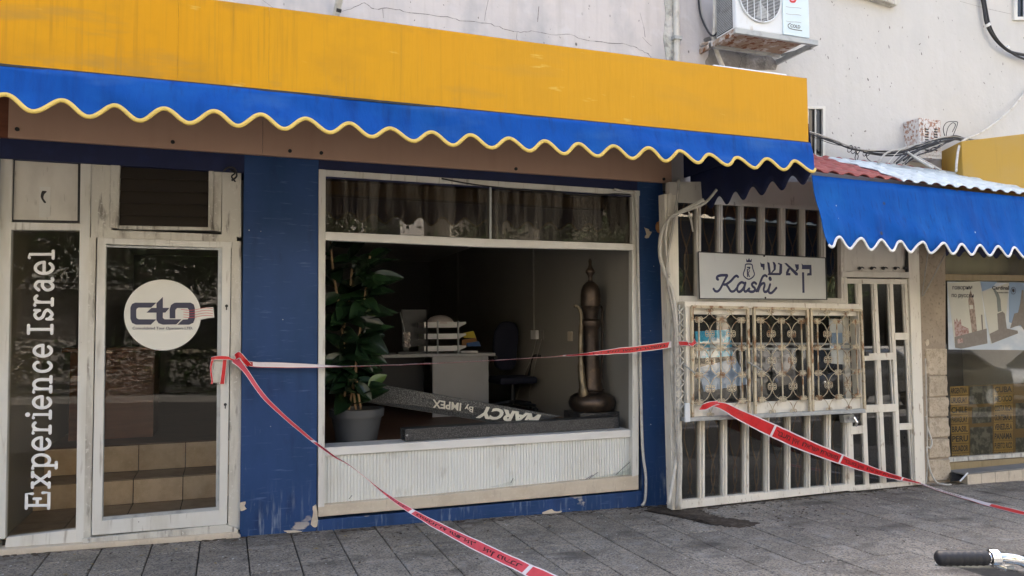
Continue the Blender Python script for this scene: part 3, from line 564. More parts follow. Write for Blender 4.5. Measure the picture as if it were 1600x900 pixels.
for q in ([(162, 383), (349, 388), (349, 391), (162, 386)], [(341, 388), (347, 388), (342, 800), (337, 800)], [(163, 384), (166, 384), (161, 812), (158, 812)], [(160, 808), (342, 792), (342, 797), (160, 813)]): mb.slab(PL(YF+.0), q, .02)
mb.build('gasket', M['galv'], dr)
mb = MB(); mb.slab(PL(YF+.022), [(160, 380), (352, 386), (346, 800), (153, 816)], .006); mb.build('pane', G_main, dr)
# logo sticker
PS = PL(YF+.018)
def cp(x, y): return (180+x/4.5, 420+y/4.5)
cen = (333, 325); mb = MB(); circ = [cp(cen[0]+271*math.cos(a), cen[1]+249*math.sin(a)) for a in [2*math.pi*i/64 for i in range(64)]]
mb.slab(PS, circ, .002); st = mb.build('sticker', M['white'], dr)
mb = MB(); mb.slab(PL(YF+.0155), [cp(*p) for p in [(565, 288), (600, 281), (640, 272), (690, 270), (697, 342), (650, 347), (608, 357), (570, 352)]], .001); mb.build('stamp', M['white'], st)
mb = MB(); PL1 = PL(YF+.0145)
mb.slab(PL1, [cp(*p) for p in [(290, 238), (140, 238), (118, 248), (107, 272), (107, 352), (118, 380), (145, 393), (250, 393), (288, 356), (165, 355), (151, 347), (148, 335), (148, 292), (152, 279), (165, 273), (252, 273)]], .001)
mb.slab(PL1, [cp(*p) for p in [(335, 198), (335, 275), (382, 275), (352, 308), (335, 308), (335, 345), (347, 355), (465, 355), (430, 391), (335, 393), (305, 383), (290, 360), (290, 308), (220, 308), (255, 275), (290, 275), (290, 242)]], .001)
mb.slab(PL1, [cp(*p) for p in [(383, 349), (383, 285), (392, 255), (415, 240), (430, 238), (530, 238), (552, 250), (560, 275), (560, 352), (549, 380), (520, 393), (437, 393), (476, 357), (508, 355), (520, 340), (520, 290), (508, 276), (435, 276), (423, 290), (423, 349)]], .001)
text(mb, 'Consolidated Tour Operators LTD.', quadfn(PL1, [cp(122, 432), cp(545, 432), cp(545, 408), cp(122, 408)]), bold=.012)
mb.build('logo', M['ctoink'], st)
mb = MB()
for y in (285, 302, 320, 337): mb.tube([at(*cp(x, y+(6*math.sin((x-480)/33.)) - (x-480)*.035+2), YF+.0135) for x in range(462 if y < 290 else 480, 695, 9)], .0016, 5, squash=(V((0, 1, 0)), .6))
mb.build('stripe', M['redink'], st)
# lock box, keyholes
mb = MB(); mb.slab(PL(YF-.05), [(331, 562), (355, 560), (353, 599), (331, 598)], .05); lk = mb.build('lock_box', M['frameold'], dr, bevel=.006)
mb = MB()
for px, py in ((354, 478), (352, 632)):
    p = at(px, py, YF-.014); mb.tube([p, p+V((0, -.004, 0))], .011, 10); mb.box((p.x-.004, p.y-.003, p.z-.03), (p.x+.004, p.y, p.z))
mb.build('keyhole', M['dark'], dr)
# louvre window above the door
lv = thing('louvre_window', 'dark louvred transom window above the glass door', 'window', (-.4, .05, 2.3))
mb = MB()
for q in ([(173, 248), (188, 252), (185, 356), (171, 356)], [(187, 251), (334, 259), (334, 264), (187, 258)], [(326, 262), (334, 262), (332, 360), (325, 360)], [(184, 352), (333, 355), (333, 360), (184, 358)]): mb.slab(PL(YF-.015), q, .05)
mb.build('frame', M['frameold'], lv, bevel=.004)
for i in range(5):
    y0 = 258+i*19.2; mb = MB(); a, b, c, d = at(187, y0, .06), at(330, y0+4, .06), at(330, y0+4+20, .035), at(187, y0+20, .035)
    mb.prism([a, b, c, d], (0, .006, 0)); mb.build('louvre', M['louvre'] if 'louvre' in M else M.setdefault('louvre', mat('louvre', (.032, .026, .02), .35)), lv)
mb = MB(); mb.tube(smoothpath([at(349, 268, .0), at(356, 262, -.01), at(366, 263, -.01), at(370, 275, 0), at(362, 282, 0)]), .007, 6); mb.tube(smoothpath([at(360, 265, .0), at(367, 270, -.02), at(362, 276, -.02), at(368, 284, 0)]), .006, 6)
tag(mb.build('wire_tangle', M['cable'], None, smooth=True), 'tangle of black wires at the top right corner of the door frame', 'wires')

# ================================================================== DISPLAY WINDOW
dw = thing('display_window', 'large smashed shop display window with a white ribbed panel below', 'window', (2.06, .05, .3))
YD = .0
mb = MB()
for q in ([(498, 264), (509, 265), (507, 792), (497, 793)], [(507, 265), (1000, 298), (1000, 306), (507, 275)], [(988, 304), (999, 304), (998, 742), (988, 745)]): mb.slab(PL(YD-.012), q, .07)
mb.build('frame', M['frame'], dw, bevel=.004)
mb = MB(); mb.slab(PL(YD-.02), [(508, 362), (760, 373), (990, 381), (990, 391), (760, 386), (508, 375)], .06); mb.build('transom_rail', M['sill'], dw, bevel=.004)
for q in ([(508, 275), (765, 292), (765, 373), (508, 362)], [(767, 292), (989, 307), (989, 381), (767, 373)]):
    mb = MB(); mb.slab(PL(YD+.03), q, .006); mb.build('transom_pane', G_trans, dw)
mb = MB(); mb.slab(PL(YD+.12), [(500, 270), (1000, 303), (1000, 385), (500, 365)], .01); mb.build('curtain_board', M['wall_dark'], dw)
mb = MB(); mb.slab(PL(YD+.0), [(765, 292), (768, 292), (768, 373), (765, 373)], .01); mb.build('seam', M['galv'], dw)
# ribbed panel
a0 = at(508, 712, .05); b0 = at(984, 683, .05); zt = a0.z; zb = at(508, 788, .05).z
x0, x1 = at(506, 750, .05).x, at(988, 720, .05).x
nr = 106; mb = MB(); k = 6
def rib(u, v):
    x = x0+(x1-x0)*u; ph = (u*nr) % 1
    d = .009*(1 if .12 < ph < .62 else 0 if ph > .74 or ph < .0 else (ph/.12 if ph <= .12 else (.74-ph)/.12))
    return V((x, .055-d, zb-.02+(zt-zb+.02)*v))
mb.grid(rib, nr*8, 1); mb.build('ribbed_panel', M['ribbed'], dw, recalc=False)
zs = at(508, 700, .0).z
mb = MB(); mb.box((x0, .02, zt), (x1-.01, .26, zs)); mb.build('ledge', M['sill'], dw, bevel=.006)
mb = MB(); mb.box((x0, -.004, zb-.05), (x1+.02, .05, zb-.002)); mb.build('glazing_track', M['frameold'], dw, bevel=.003)
# shards left in the track
for q in ([(905, 766), (914, 757), (980, 735), (986, 727), (986, 741), (930, 746)], [(958, 747), (986, 716), (987, 743)], [(905, 752), (920, 747), (936, 738), (930, 747)], [(762, 762), (790, 755), (806, 748), (800, 758)]):
    mb = MB(); mb.slab(PL(.012), q, .005); mb.build('glass_shard', G_clear, dw)
mb = MB()
for q in ([(962, 742), (984, 722)], [(920, 748), (934, 738)], [(915, 749), (926, 742)], [(798, 755), (802, 747)], [(545, 780), (550, 774)]): mb.tube([at(*q[0], .01), at(*q[1], .01)], .0022, 5)
mb.build('shard_edge', M['glassdark'], dw)
# white conduit beside the right jamb, and wire under the lintel
mb = MB(); mb.tube(smoothpath([at(960, 296, -.03), at(985, 302, -.03), at(994, 312, -.035), at(997, 420, -.035), at(1001, 600, -.035), at(1004, 700, -.035), at(1009, 745, -.035), at(1008, 780, -.05), at(1003, 790, -.06)]), .0125, 8)
tag(mb.build('conduit', M['cablew'], None, smooth=True), 'thin white conduit running down beside the display window right jamb', 'conduit')
mb = MB(); mb.tube(smoothpath([at(690, 279, -.02), at(740, 288, -.03), at(820, 297, -.03), at(860, 298, -.03), at(905, 305, -.03), at(960, 303, -.03), at(985, 304, -.03)]), .006, 6)
tag(mb.build('wire', M['cable'], None, smooth=True), 'black wire sagging along the head of the display window', 'wire')

# ================================================================== INTERIOR
FZ = .56
mb = MB(); mb.box((.30, .06, FZ-.1), (3.439, 7.9, FZ)); mb.box((-1.46, 1.32, FZ-.1), (.30, 7.9, FZ-.002)); mb.build('shop_floor', M['floorwood'], kind='structure')
mb = MB(); mb.box((3.44, .065, 0), (3.6, 7.9, 2.84)); mb.build('shop_wall', M['wall_in'], kind='structure')
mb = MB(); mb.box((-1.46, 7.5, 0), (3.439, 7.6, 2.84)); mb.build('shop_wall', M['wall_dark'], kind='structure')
mb = MB(); mb.box((-1.60, .12, 0), (-1.40, 7.49, 2.84)); mb.build('shop_wall', M['wall_in'], kind='structure')
mb = MB(); mb.box((.2, .31, 0), (.30, 1.7, 2.84)); mb.build('shop_wall', M['wall_in'], kind='structure')
mb = MB(); mb.box((-1.39, .05, 2.76), (3.439, 7.49, 2.80)); mb.build('ceiling', M['ceiling'], kind='structure')
# stairs behind the door with their tiles
stp = MB(); stp.box((-1.398, .08, -.2), (.198, .94, .12)); stp.box((-1.398, .94, -.2), (.198, 1.31, .32)); stairs = stp.build('steps', M['joint'], kind='structure')
so_ = PW[stairs.name]
tw = .37
def tilebox(a, b, m='tile'):
    mb = MB(); mb.box(a, b); mb.build('tile', M[m], stairs, bevel=.003)
for i in range(5):
    xa = -1.40+.02+i*tw-.05; xb = min(xa+tw-.006, .196); xa = max(xa, -1.396)
    if xb-xa < .05: continue
    tilebox((xa, .932, .131), (xb, .939, .318)); tilebox((xa, 1.302, .333), (xb, 1.309, FZ-.012))
    for j in range(2): tilebox((xa, .085+j*.43, .121), (xb, .085+j*.43+.424, .129), 'tread')
    tilebox((xa, .925, .321), (xb, 1.301, .330), 'tread')
# reception desk seen dimly through the door
rd = thing('reception_desk', 'reddish wooden reception desk at the top of the steps behind the door glass', 'desk', (-.95, 1.9, FZ))
mb = MB(); mb.box((-1.3, 1.75, FZ), (-.62, 1.79, FZ+.78)); mb.build('front_panel', M['deskwood'], rd)
mb = MB(); mb.box((-1.36, 1.70, FZ+.782), (-.58, 2.4, FZ+.82)); mb.build('desk_top', M['deskwood'], rd, bevel=.005)
mb = MB(); mb.box((-.66, 1.792, FZ), (-.62, 2.36, FZ+.78)); mb.build('side_panel', M['deskwood'], rd)
# desk
yd = 2.25
d0 = at(667, 553, yd); d1 = at(773, 553, yd); zt_ = d0.z
ds = thing('office_desk', 'grey office desk inside the display window carrying stacked trays', 'desk', ((d0.x+d1.x)/2, yd+.4, FZ))
mb = MB(); mb.box((d0.x-.55, yd-.03, zt_-.035), (d1.x, yd+.75, zt_)); mb.build('desk_top', M['greyboard'], ds, bevel=.008)
e0 = at(676, 560, yd); e1 = at(763, 560, yd)
mb = MB(); mb.box((e0.x, yd, FZ), (e1.x, yd+.03, zt_-.036)); mb.build('end_panel', M['greyboard'], ds)
mb = MB(); mb.box((e0.x-.5, yd+.4, FZ+.2), (e0.x-.001, yd+.43, zt_-.036)); mb.build('modesty_panel', M['dark'], ds)
mb = MB(); mb.box((e1.x-.03, yd+.032, FZ), (e1.x, yd+.7, zt_-.036)); mb.build('end_panel', M['greyboard'], ds)
# letter trays
ty = yd+.08
tr = thing('letter_tray', 'white three tier letter tray stack on the grey office desk', 'letter tray', (at(695, 548, ty).x, ty+.1, zt_))
for (a, b) in ((540, 549), (521, 530), (503, 512)):
    p, q = at(663, b, ty), at(718, a, ty); zb_ = p.z; h = q.z-p.z
    mb = MB(); mb.box((p.x, ty, zb_), (q.x, ty+.28, zb_+.006)); mb.box((p.x, ty, zb_+.0062), (q.x, ty+.004, zb_+h)); mb.box((p.x, ty+.004, zb_+.0062), (p.x+.004, ty+.28, zb_+h)); mb.box((q.x-.004, ty+.004, zb_+.0062), (q.x, ty+.28, zb_+h))
    mb.prism([(q.x, ty, zb_+.005), (q.x+.07, ty-.03, zb_+h*.7), (q.x+.065, ty-.03, zb_+h), (q.x, ty, zb_+h)], (0, .25, 0)); mb.build('tray', M['paper'], tr)
for px in (684, 716, 667):
    p = at(px, 548, ty-.012); mb = MB(); mb.tube([(p.x, p.y, zt_), (p.x, p.y, at(px, 501, ty-.012).z)], .010, 8); mb.build('post', M['plasticd'] if px == 667 else M['galv'], tr)
p = at(693, 511, ty); mb = MB(); mb.lathe([(.001, .118), (.06, .112), (.115, .088), (.15, .05), (.158, .02), (.001, -.001)][::-1], (p.x, ty+.15, p.z+.02), 24)
tag(mb.build('plastic_cover', M['dome'], None, smooth=True), 'pale domed plastic cover resting on the letter tray stack', 'cover')
for (x0_, y0_, x1_, y1_, m, l) in ((722, 528, 748, 541, 'fold_o', 'brown cardboard folder in the pile right of the letter trays'), (725, 517, 744, 528, 'fold_y', 'bright yellow folder on top of the pile right of the letter trays'), (730, 533, 752, 541, 'fold_b', 'blue folder at the bottom right of the folder pile')):
    k = {'fold_o': .42, 'fold_y': .40, 'fold_b': .34}[m]
    mb = MB(); mb.slab(PL(yd+k), [(x0_, y0_+3), (x1_-4, y0_), (x1_, y1_), (x0_, y1_)], .03); tag(mb.build('folder', M[m], None, bevel=.003), l, 'folder', 'folders on the office desk')
mb = MB(); p = at(640, 545, yd+.3)
mb.box((at(628, 480, yd+.45).x, yd+.45, zt_+.07), (at(667, 480, yd+.45).x, yd+.48, at(640, 483, yd+.45).z)); mo = thing('monitor', 'black computer monitor on the desk left of the letter trays', 'monitor', (p.x, yd+.46, zt_))
mb.build('screen', M['plasticd'], mo, bevel=.006); mb = MB(); mb.box((p.x-.03, yd+.482, zt_), (p.x+.03, yd+.51, zt_+.2)); mb.box((p.x-.1, yd+.42, zt_+.001), (p.x+.1, yd+.6, zt_+.012)); mb.build('stand', M['plasticd'], mo)
mb = MB(); rr = random.Random(2)
pc = at(636, 533, yd+.2)
mb.grid(lambda u, v: pc+V(((u-.5)*.07+.02*noise.noise(V((u*5, v*5, 0))), .05*noise.noise(V((u*4, v*6, 3))), (v-.4)*.17)), 8, 10)
tag(mb.build('crumpled_paper', M['dome'], None), 'crumpled tissue standing on the desk in front of the monitor', 'tissue')
mb = MB(); mb.tube([at(625, 488, yd+.25), at(633, 521, yd+.2)], .006, 6); tag(mb.build('lamp_rod', M['galv'], None), 'thin slanting metal rod standing left of the monitor', 'rod')
mb = MB(); mb.box((d0.x+.42, yd+.1, zt_+.001), (d0.x+.62, yd+.36, zt_+.022)); tag(mb.build('paper_stack', M['paper'], None), 'flat stack of white papers on the right end of the grey desk', 'papers')
mb = MB(); mb.box((d0.x-.3, yd+.1, zt_+.001), (d0.x+.08, yd+.24, zt_+.025)); tag(mb.build('keyboard', M['plasticd'], None, bevel=.004), 'black keyboard on the desk in front of the monitor', 'keyboard')
# office chair
cb = atz(790, 640, FZ); cy = min(cb.y, 3.0); cx = at(792, 600, cy).x
ch = thing('office_chair', 'dark office chair with a high back right of the grey desk', 'office chair', (cx, cy, FZ))
zz = lambda y: at(792, y, cy).z
mb = MB(); bk = path2([(772, 545), (774, 522), (783, 506), (793, 502), (806, 506), (811, 520), (809, 545), (804, 575), (778, 575), (772, 545)], 4)[:-1]
mb.slab(PL(cy), bk, .09); mb.build('backrest', M['chairfab'], ch, bevel=.02, smooth=True)
mb = MB(); mb.box((cx-.24, cy-.45, zz(597)), (cx+.22, cy+.02, zz(586))); mb.build('seat', M['chairfab'], ch, bevel=.03)
for s in (-1, 1):
    mb = MB(); mb.tube(smoothpath([(cx+.26*s, cy-.05, zz(590)), (cx+.29*s, cy-.1, zz(570)), (cx+.28*s, cy-.2, zz(556)), (cx+.28*s, cy-.42, zz(556))]), .022, 8); mb.build('armrest', M['plasticd'], ch)
mb = MB(); mb.tube([(cx, cy-.2, zz(597)), (cx, cy-.2, FZ+.1)], .03, 10); mb.build('column', M['plasticd'], ch)
for k in range(5):
    a = k*1.2566+.4; e = V((cx+.3*math.cos(a), cy-.2+.3*math.sin(a), FZ+.075))
    mb = MB(); mb.tube([(cx, cy-.2, FZ+.11), e], [.03, .018], 8); lg = mb.build('leg', M['plasticd'], ch)
    mb = MB(); mb.ball(e-V((0, 0, .045)), .03, 6); mb.build('caster', M['rubber'], lg)
# wall conduits and sockets on the side wall
XW = 3.438
for px, y1, nm in ((834, 517, 'right'), (716, 500, 'left')):
    a, b = atx(px, 380, XW), atx(px+2, y1, XW); mb = MB(); mb.box((XW-.02, a.y-.012, b.z), (XW, a.y+.012, 2.755))
    tag(mb.build('cable_trunking', M['wall_in'], None), 'white cable trunking on the inner wall above the %s' % ('double socket' if nm == 'right' else 'letter trays'), 'trunking')
sk = thing('wall_socket', 'pair of wall sockets with a plug at the foot of the trunking', 'socket', atx(838, 523, XW))
for x0_, x1_ in ((827, 833), (834, 842), (844, 850)):
    a, b = atx(x0_, 516, XW), atx(x1_, 530, XW); mb = MB(); mb.box((XW-.012-(.03 if x0_ == 834 else 0), min(a.y, b.y), min(a.z, b.z)), (XW, max(a.y, b.y), max(a.z, b.z))); mb.build('faceplate' if x0_ != 834 else 'plug', M['wall_in'] if x0_ != 834 else M['paper'], sk, bevel=.004)
a, b = atx(888, 518, XW), atx(895, 533, XW); mb = MB(); mb.box((XW-.012, b.y, b.z), (XW, a.y, a.z)); tag(mb.build('light_switch', M['cream'], None, bevel=.003), 'small beige switch on the inner wall left of the coffee pot', 'switch')
mb = MB(); mb.tube(smoothpath([atx(838, 530, XW-.03), atx(830, 560, XW-.05), atx(815, 595, XW-.06), atx(805, 632, XW-.1)]), .005, 6); mb.tube(smoothpath([atx(846, 530, XW-.02), atx(836, 570, XW-.02), atx(828, 610, XW-.02), atx(826, 640, XW-.03)]), .004, 6)
tag(mb.build('power_cord', M['cablegrey'], None, smooth=True), 'grey cords hanging down from the wall sockets', 'cord')
# coffee pot
yu = .52; P0 = at(925, 642, yu); sc = (at(960, 560, yu)-at(925, 560, yu)).x/35.
zb_ = P0.z
mb = MB(); mb.box((P0.x-.2, yu-.16, FZ), (P0.x+.2, yu+.2, zb_-.001)); tag(mb.build('display_plinth', M['mesh'], None), 'low dark plinth under the tall coffee pot behind the black bar', 'plinth')
cpot = thing('coffee_pot', 'giant tarnished brass coffee pot with spout and pointed lid', 'coffee pot', (P0.x, yu, zb_))
zz = lambda y: at(925, y, yu).z-zb_
def lat(name, pr, m='brass'):
    mb = MB(); mb.lathe([(max(r*sc, .0005), zz(y)) for r, y in pr], (P0.x, yu, zb_), 32); return mb.build(name, M[m], cpot, smooth='auto')
lat('base', [(20, 642.5), (27, 641), (32, 634), (33, 627), (30, 619), (24, 614.5), (17, 613), (16, 611), (18, 609), (17, 607)])
lat('body', [(16, 607), (13.5, 590), (11.5, 560), (10.5, 530), (10.5, 515), (13, 511), (14.5, 507), (14.5, 502), (12, 499), (9.5, 498)])
lat('collar', [(9.5, 498), (11, 490), (13.5, 479), (14.5, 478), (14.5, 476)])
lid = lat('lid', [(14.2, 476), (14.2, 462), (13.3, 453), (10.5, 446), (6, 441), (3.5, 439.5)])
lat('finial', [(3.5, 439.5), (2.6, 436), (3.5, 431), (6.6, 426), (6.6, 423), (3.2, 418), (2, 414), (2.4, 408), (1.2, 404.5), (.2, 404)])
Y1 = yu-.06
mb = MB(); mb.tube(smoothpath([at(897, 478, yu), at(902, 479, yu), at(907, 488, yu), at(908, 505, yu), at(907, 540, yu-.02), at(908, 580, yu-.05), at(911, 610, yu-.08), at(914, 632, yu-.08)], 5), [.014]*8+[.017]*8+[.024]*8+[.034]*6+[.046]*6, 12); mb.build('spout', M['brassl'], cpot, smooth=True)
mb = MB(); mb.tube(smoothpath([at(937, 477, yu+.03), at(941, 484, yu+.04), at(941, 520, yu+.05), at(940, 580, yu+.05), at(938, 606, yu+.03)], 5), .010, 8); mb.build('handle', M['brass'], cpot, smooth=True)
# perforated bars
def bar_between(fbl, fbr, h, dpt, nm, mtl, lean=0):
    d = (fbr-fbl); n = d.cross(V((0, 0, 1))).normalized(); n = -n if n.y < 0 else n
    up = n.cross(d).normalized(); up = -up if up.z < 0 else up
    mb = MB(); t = .012
    A = [fbl, fbl+up*h, fbl+up*h+n*dpt, fbl+n*dpt]; I = [fbl+up*t+n*t, fbl+up*(h-t)+n*t, fbl+up*(h-t)+n*(dpt-t), fbl+up*t+n*(dpt-t)]
    vs = A+[p+d for p in A]+I+[p+d for p in I]
    fs = []
    for i in range(4):
        j = (i+1) % 4; fs += [[i, j, 4+j, 4+i], [8+i, 12+i, 12+j, 8+j], [i, 8+i, 8+j, j], [4+i, 4+j, 12+j, 12+i]]
    mb.add(vs, fs); return mb, up, n
zl = zs+.003
b0, b1 = atz(633, 690, zl), atz(968, 668.5, zl)
b0.y = max(b0.y, .03)
b0 = at(633, 690, b0.y); b0.z = zl; 
mb, up, n = bar_between(b0, b1, .098, .15, 'bar', M['mesh']); 
tag(mb.build('mesh_bar', M['mesh'], None, bevel=.004), 'black perforated metal bar lying along the window ledge', 'bar')
q0, q1, q2, q3 = at(560, 627, .95), at(805, 666, .30), at(876, 650, .30), at(566, 596, .95)
lb = MB(); nrm = (q1-q0).cross(q3-q0).normalized(); nrm = nrm if nrm.y < 0 else -nrm
lb.prism([q0, q1, q2, q3], -nrm*.05); lo = tag(lb.build('mesh_bar', M['meshlight'], None, bevel=.004), 'grey perforated bar with upside down pale lettering leaning behind the plant pot', 'bar')
def onbar(px, py):
    d = ray(px, py); return CAM+d*((q0+nrm*.0015-CAM).dot(nrm)/d.dot(nrm))
tb = MB(); PB = (onbar, nrm)
for s, q, bo in (('IMPEX', [(721, 630), (676, 624), (676, 637), (720, 642)], .03), ('By', [(740, 633), (726, 631), (726, 641), (739, 645)], .02), ('MARCY', [(846, 648), (752, 634), (743, 653), (838, 663)], .05)):
    text(tb, s, quadfn(PB, [q[0], q[1], q[2], q[3]]), bold=bo)
tb.build('lettering', M['meshprint'], lo, recalc=False)
# rubber plant
pc = at(557, 693, .42); pr = (at(600, 645, .42)-at(515, 645, .42)).x/2; ptz = FZ+.001
pt = thing('rubber_plant', 'potted rubber plant with big dark leaves at the left of the display window', 'plant', (pc.x, .42, ptz))
ztop = at(557, 638, .42).z-ptz
mb = MB(); mb.lathe([(pr*.72, 0), (pr*.8, ztop*.35), (pr*.9, ztop*.72), (pr*.92, ztop*.8), (pr, ztop*.8), (pr*1.01, ztop), (pr*.93, ztop), (pr*.85, ztop*.8), (.01, ztop*.8)], (pc.x, .42, ptz), 36); pot = mb.build('pot', M['pot'], pt, smooth='auto')
mb = MB(); mb.lathe([(.01, ztop*.81), (pr*.85, ztop*.81), (pr*.85, ztop*.84), (.01, ztop*.86)], (pc.x, .42, ptz), 20); mb.build('soil', M['soil'], pot)
stems = []
for pxs in ([(556, 640), (549, 590), (538, 540), (530, 480), (520, 420), (516, 370)], [(564, 640), (556, 580), (562, 520), (572, 450), (578, 400)], [(536, 640), (540, 590), (533, 540), (545, 470), (550, 420)], [(545, 640), (552, 600), (556, 560), (556, 530)]):
    yo = random.uniform(-.05, .05); pts = smoothpath([at(x, y, .42+yo) for x, y in pxs]); stems.append(pts)
    mb = MB(); mb.tube(pts, .0095, 7); mb.build('stem', M['cane'], pt, smooth=True)
lm = {}
def leaf_mesh(kind):
    bm = bmesh.new(); nu, nv = 8, 4; g = []
    for i in range(nu+1):
        t = i/nu; wd = .5*math.sin(math.pi*min(1, t*1.02)**.85)**.75 if 0 < t < 1 else .02
        row = []
        for j in range(nv+1):
            s = (j/nv-.5)*2; row.append(bm.verts.new((t, s*wd*.50, -.22*t*t+.10*abs(s)**1.3*wd*1.6-(.012 if j == 2 else 0))))
        g.append(row)
    for i in range(nu):
        for j in range(nv): bm.faces.new((g[i][j], g[i+1][j], g[i+1][j+1], g[i][j+1]))
    me = bpy.data.meshes.new('leaf'); bm.to_mesh(me); bm.free(); me.materials.append(M[kind]); me.polygons.foreach_set('use_smooth', [True]*len(me.polygons)); return me
LM = leaf_mesh('leaf'); LL = leaf_mesh('leaflight')
def put_leaf(p, yaw, pitch, roll, s, me):
    o = bpy.data.objects.new('leaf', me); COL.objects.link(o); o.parent = pt; o.location = p-PW[pt.name]; o.rotation_euler = (roll, -pitch, yaw); o.scale = (s, s, s); return o
rr = random.Random(21)
for si, pts in enumerate(stems):
    n = (27, 24, 22, 9)[si]
    for i in range(n):
        t = .14+.86*i/n; p = pts[int(t*(len(pts)-1))]; yaw = rr.uniform(-2.9, .4) if rr.random() < .8 else rr.uniform(0, 6.3)
        put_leaf(p, yaw, rr.uniform(-.5, .55)+(.3 if t > .9 else 0), (1 if math.cos(yaw) > 0 else -1)*rr.uniform(.35, 1.25), rr.uniform(.22, .34), LM)
for (x, y, yaw, pit, rol, s, me) in ((567, 520, 0, .2, 1.2, .2, LM), (575, 603, .1, .55, 1.1, .19, LL), (565, 448, -.2, .5, 1.0, .22, LM), (570, 490, -.1, .15, 1.1, .17, LL), (556, 430, -.2, .75, 1.0, .24, LM), (560, 500, -.1, -.12, 1.3, .22, LM), (552, 555, -.2, -.6, 1.0, .21, LM), (530, 460, -2.6, -.4, -.9, .2, LM), (545, 405, -.3, 1.0, .9, .23, LM), (556, 598, -.6, -.7, .9, .19, LM), (525, 575, -2.4, -.5, -.9, .2, LM), (560, 540, -.3, -.2, 1.1, .24, LM)):
    put_leaf(at(x, y, .32), yaw, pit, rol, s, me)

# ================================================================== KASHI SHOPFRONT (stands at a slight angle)
ks = thing('steel_shopfront', 'cream steel shopfront of narrow barred panes right of the blue pillar', 'shopfront', Kp(1180, 790, 0))
PKs = PK(0)
def kq(nm, q, t=.05, off=0., m='steel', par=None, bevel=.003):
    mb = MB(); mb.slab(PK(off), q, t); return mb.build(nm, M[m], par or ks, bevel=bevel)
UX = [(1060, 1085), (1096, 1120), (1130, 1153), (1163, 1185), (1196, 1217), (1228, 1249), (1259, 1280), (1291, 1311)]
LX = [(1066, 1090), (1102, 1126), (1137, 1160), (1171, 1193), (1203, 1226), (1236, 1257), (1267, 1288), (1299, 1318)]
def yT(x): return 316+(x-1060)*.062       # head of the upper panes
def yB(x): return 783-(x-1060)*.098       # foot of the lower panes
# mullions, upper and lower band
for X, y0, y1, m in ((UX, None, 470, 'steelshade'), (LX, 640, None, 'steel')):
    ed = [(X[0][0]-(16 if y0 is None else 9), X[0][0]-.5)]+[(X[i][1]+3.2, X[i+1][0]-.5) for i in range(7)]+[(X[7][1]+3, X[7][1]+11)]
    for a, b in ed:
        ya, yb = (yT(a)-2 if y0 is None else y0), (yB(b)+1 if y1 is None else y1)
        l = (-1.5 if y0 is None else 0)
        # each upright is a flat bar with a narrower bead in front
        kq('mullion', [(a, ya), (b, ya), (b, yb), (a, yb+((a-b)*-.098 if y1 is None else 0))], .05, 0, m)
        w4 = (b-a)*.42; kq('bead', [(b-w4, ya+1), (b-.6, ya+1), (b-.6, yb-1), (b-w4, yb-1)], .02, .018, m)
kq('head_panel', [(1046, 284), (1330, 284), (1330, 331), (1046, 314)], .06, 0, 'steelshade')
kq('head_rail', [(1058, 310), (1330, 326), (1330, 331), (1058, 316)], .02, .02, 'steelshade')
kq('bottom_rail', [(1058, 783), (1330, 756), (1332, 766), (1060, 796)], .06, .02)
kq('middle_rail', [(1058, 462), (1322, 466), (1322, 476), (1058, 474)], .05, .014, 'steelshade')
kq('corner_post', [(1038, 303), (1059, 305), (1066, 796), (1052, 797)], .09, .03)
kq('corner_post', [(1044, 302), (1050, 302), (1058, 796), (1050, 797)], .02, .05)
mb = MB(); mb.slab(PK(-.03), [(1050, 300), (1330, 318), (1330, 475), (1050, 470)], .006); mb.build('pane', G_kashi, ks)
mb = MB(); mb.slab(PK(-.03), [(1056, 640), (1330, 640), (1332, 762), (1060, 792)], .006); mb.build('pane', G_kashi, ks)
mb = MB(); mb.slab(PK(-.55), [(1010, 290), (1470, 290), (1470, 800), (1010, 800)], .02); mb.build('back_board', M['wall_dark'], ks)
# wavy inner bars behind the panes
mb = MB()
for X, ya, yb in ((UX, 318, 462), (LX, 652, 775)):
    for a, b in X:
        c = (a+b)/2
        for s in (-1, 1):
            mb.tube([Kp(c+s*(3+6*math.sin((y-ya)/19.)), y, -.10) for y in range(ya, yb, 6)], .006, 5)
mb.build('inner_bars', M['cane'], ks, smooth=True)
# steel door
kd = thing('steel_door', 'cream steel gate door with tall narrow glass panes beside the stone pillar', 'door', Kp(1385, 760, 0))
def dq(nm, q, t=.05, off=.012, m='steel', bevel=.003): return kq(nm, q, t, off, m, kd, bevel)
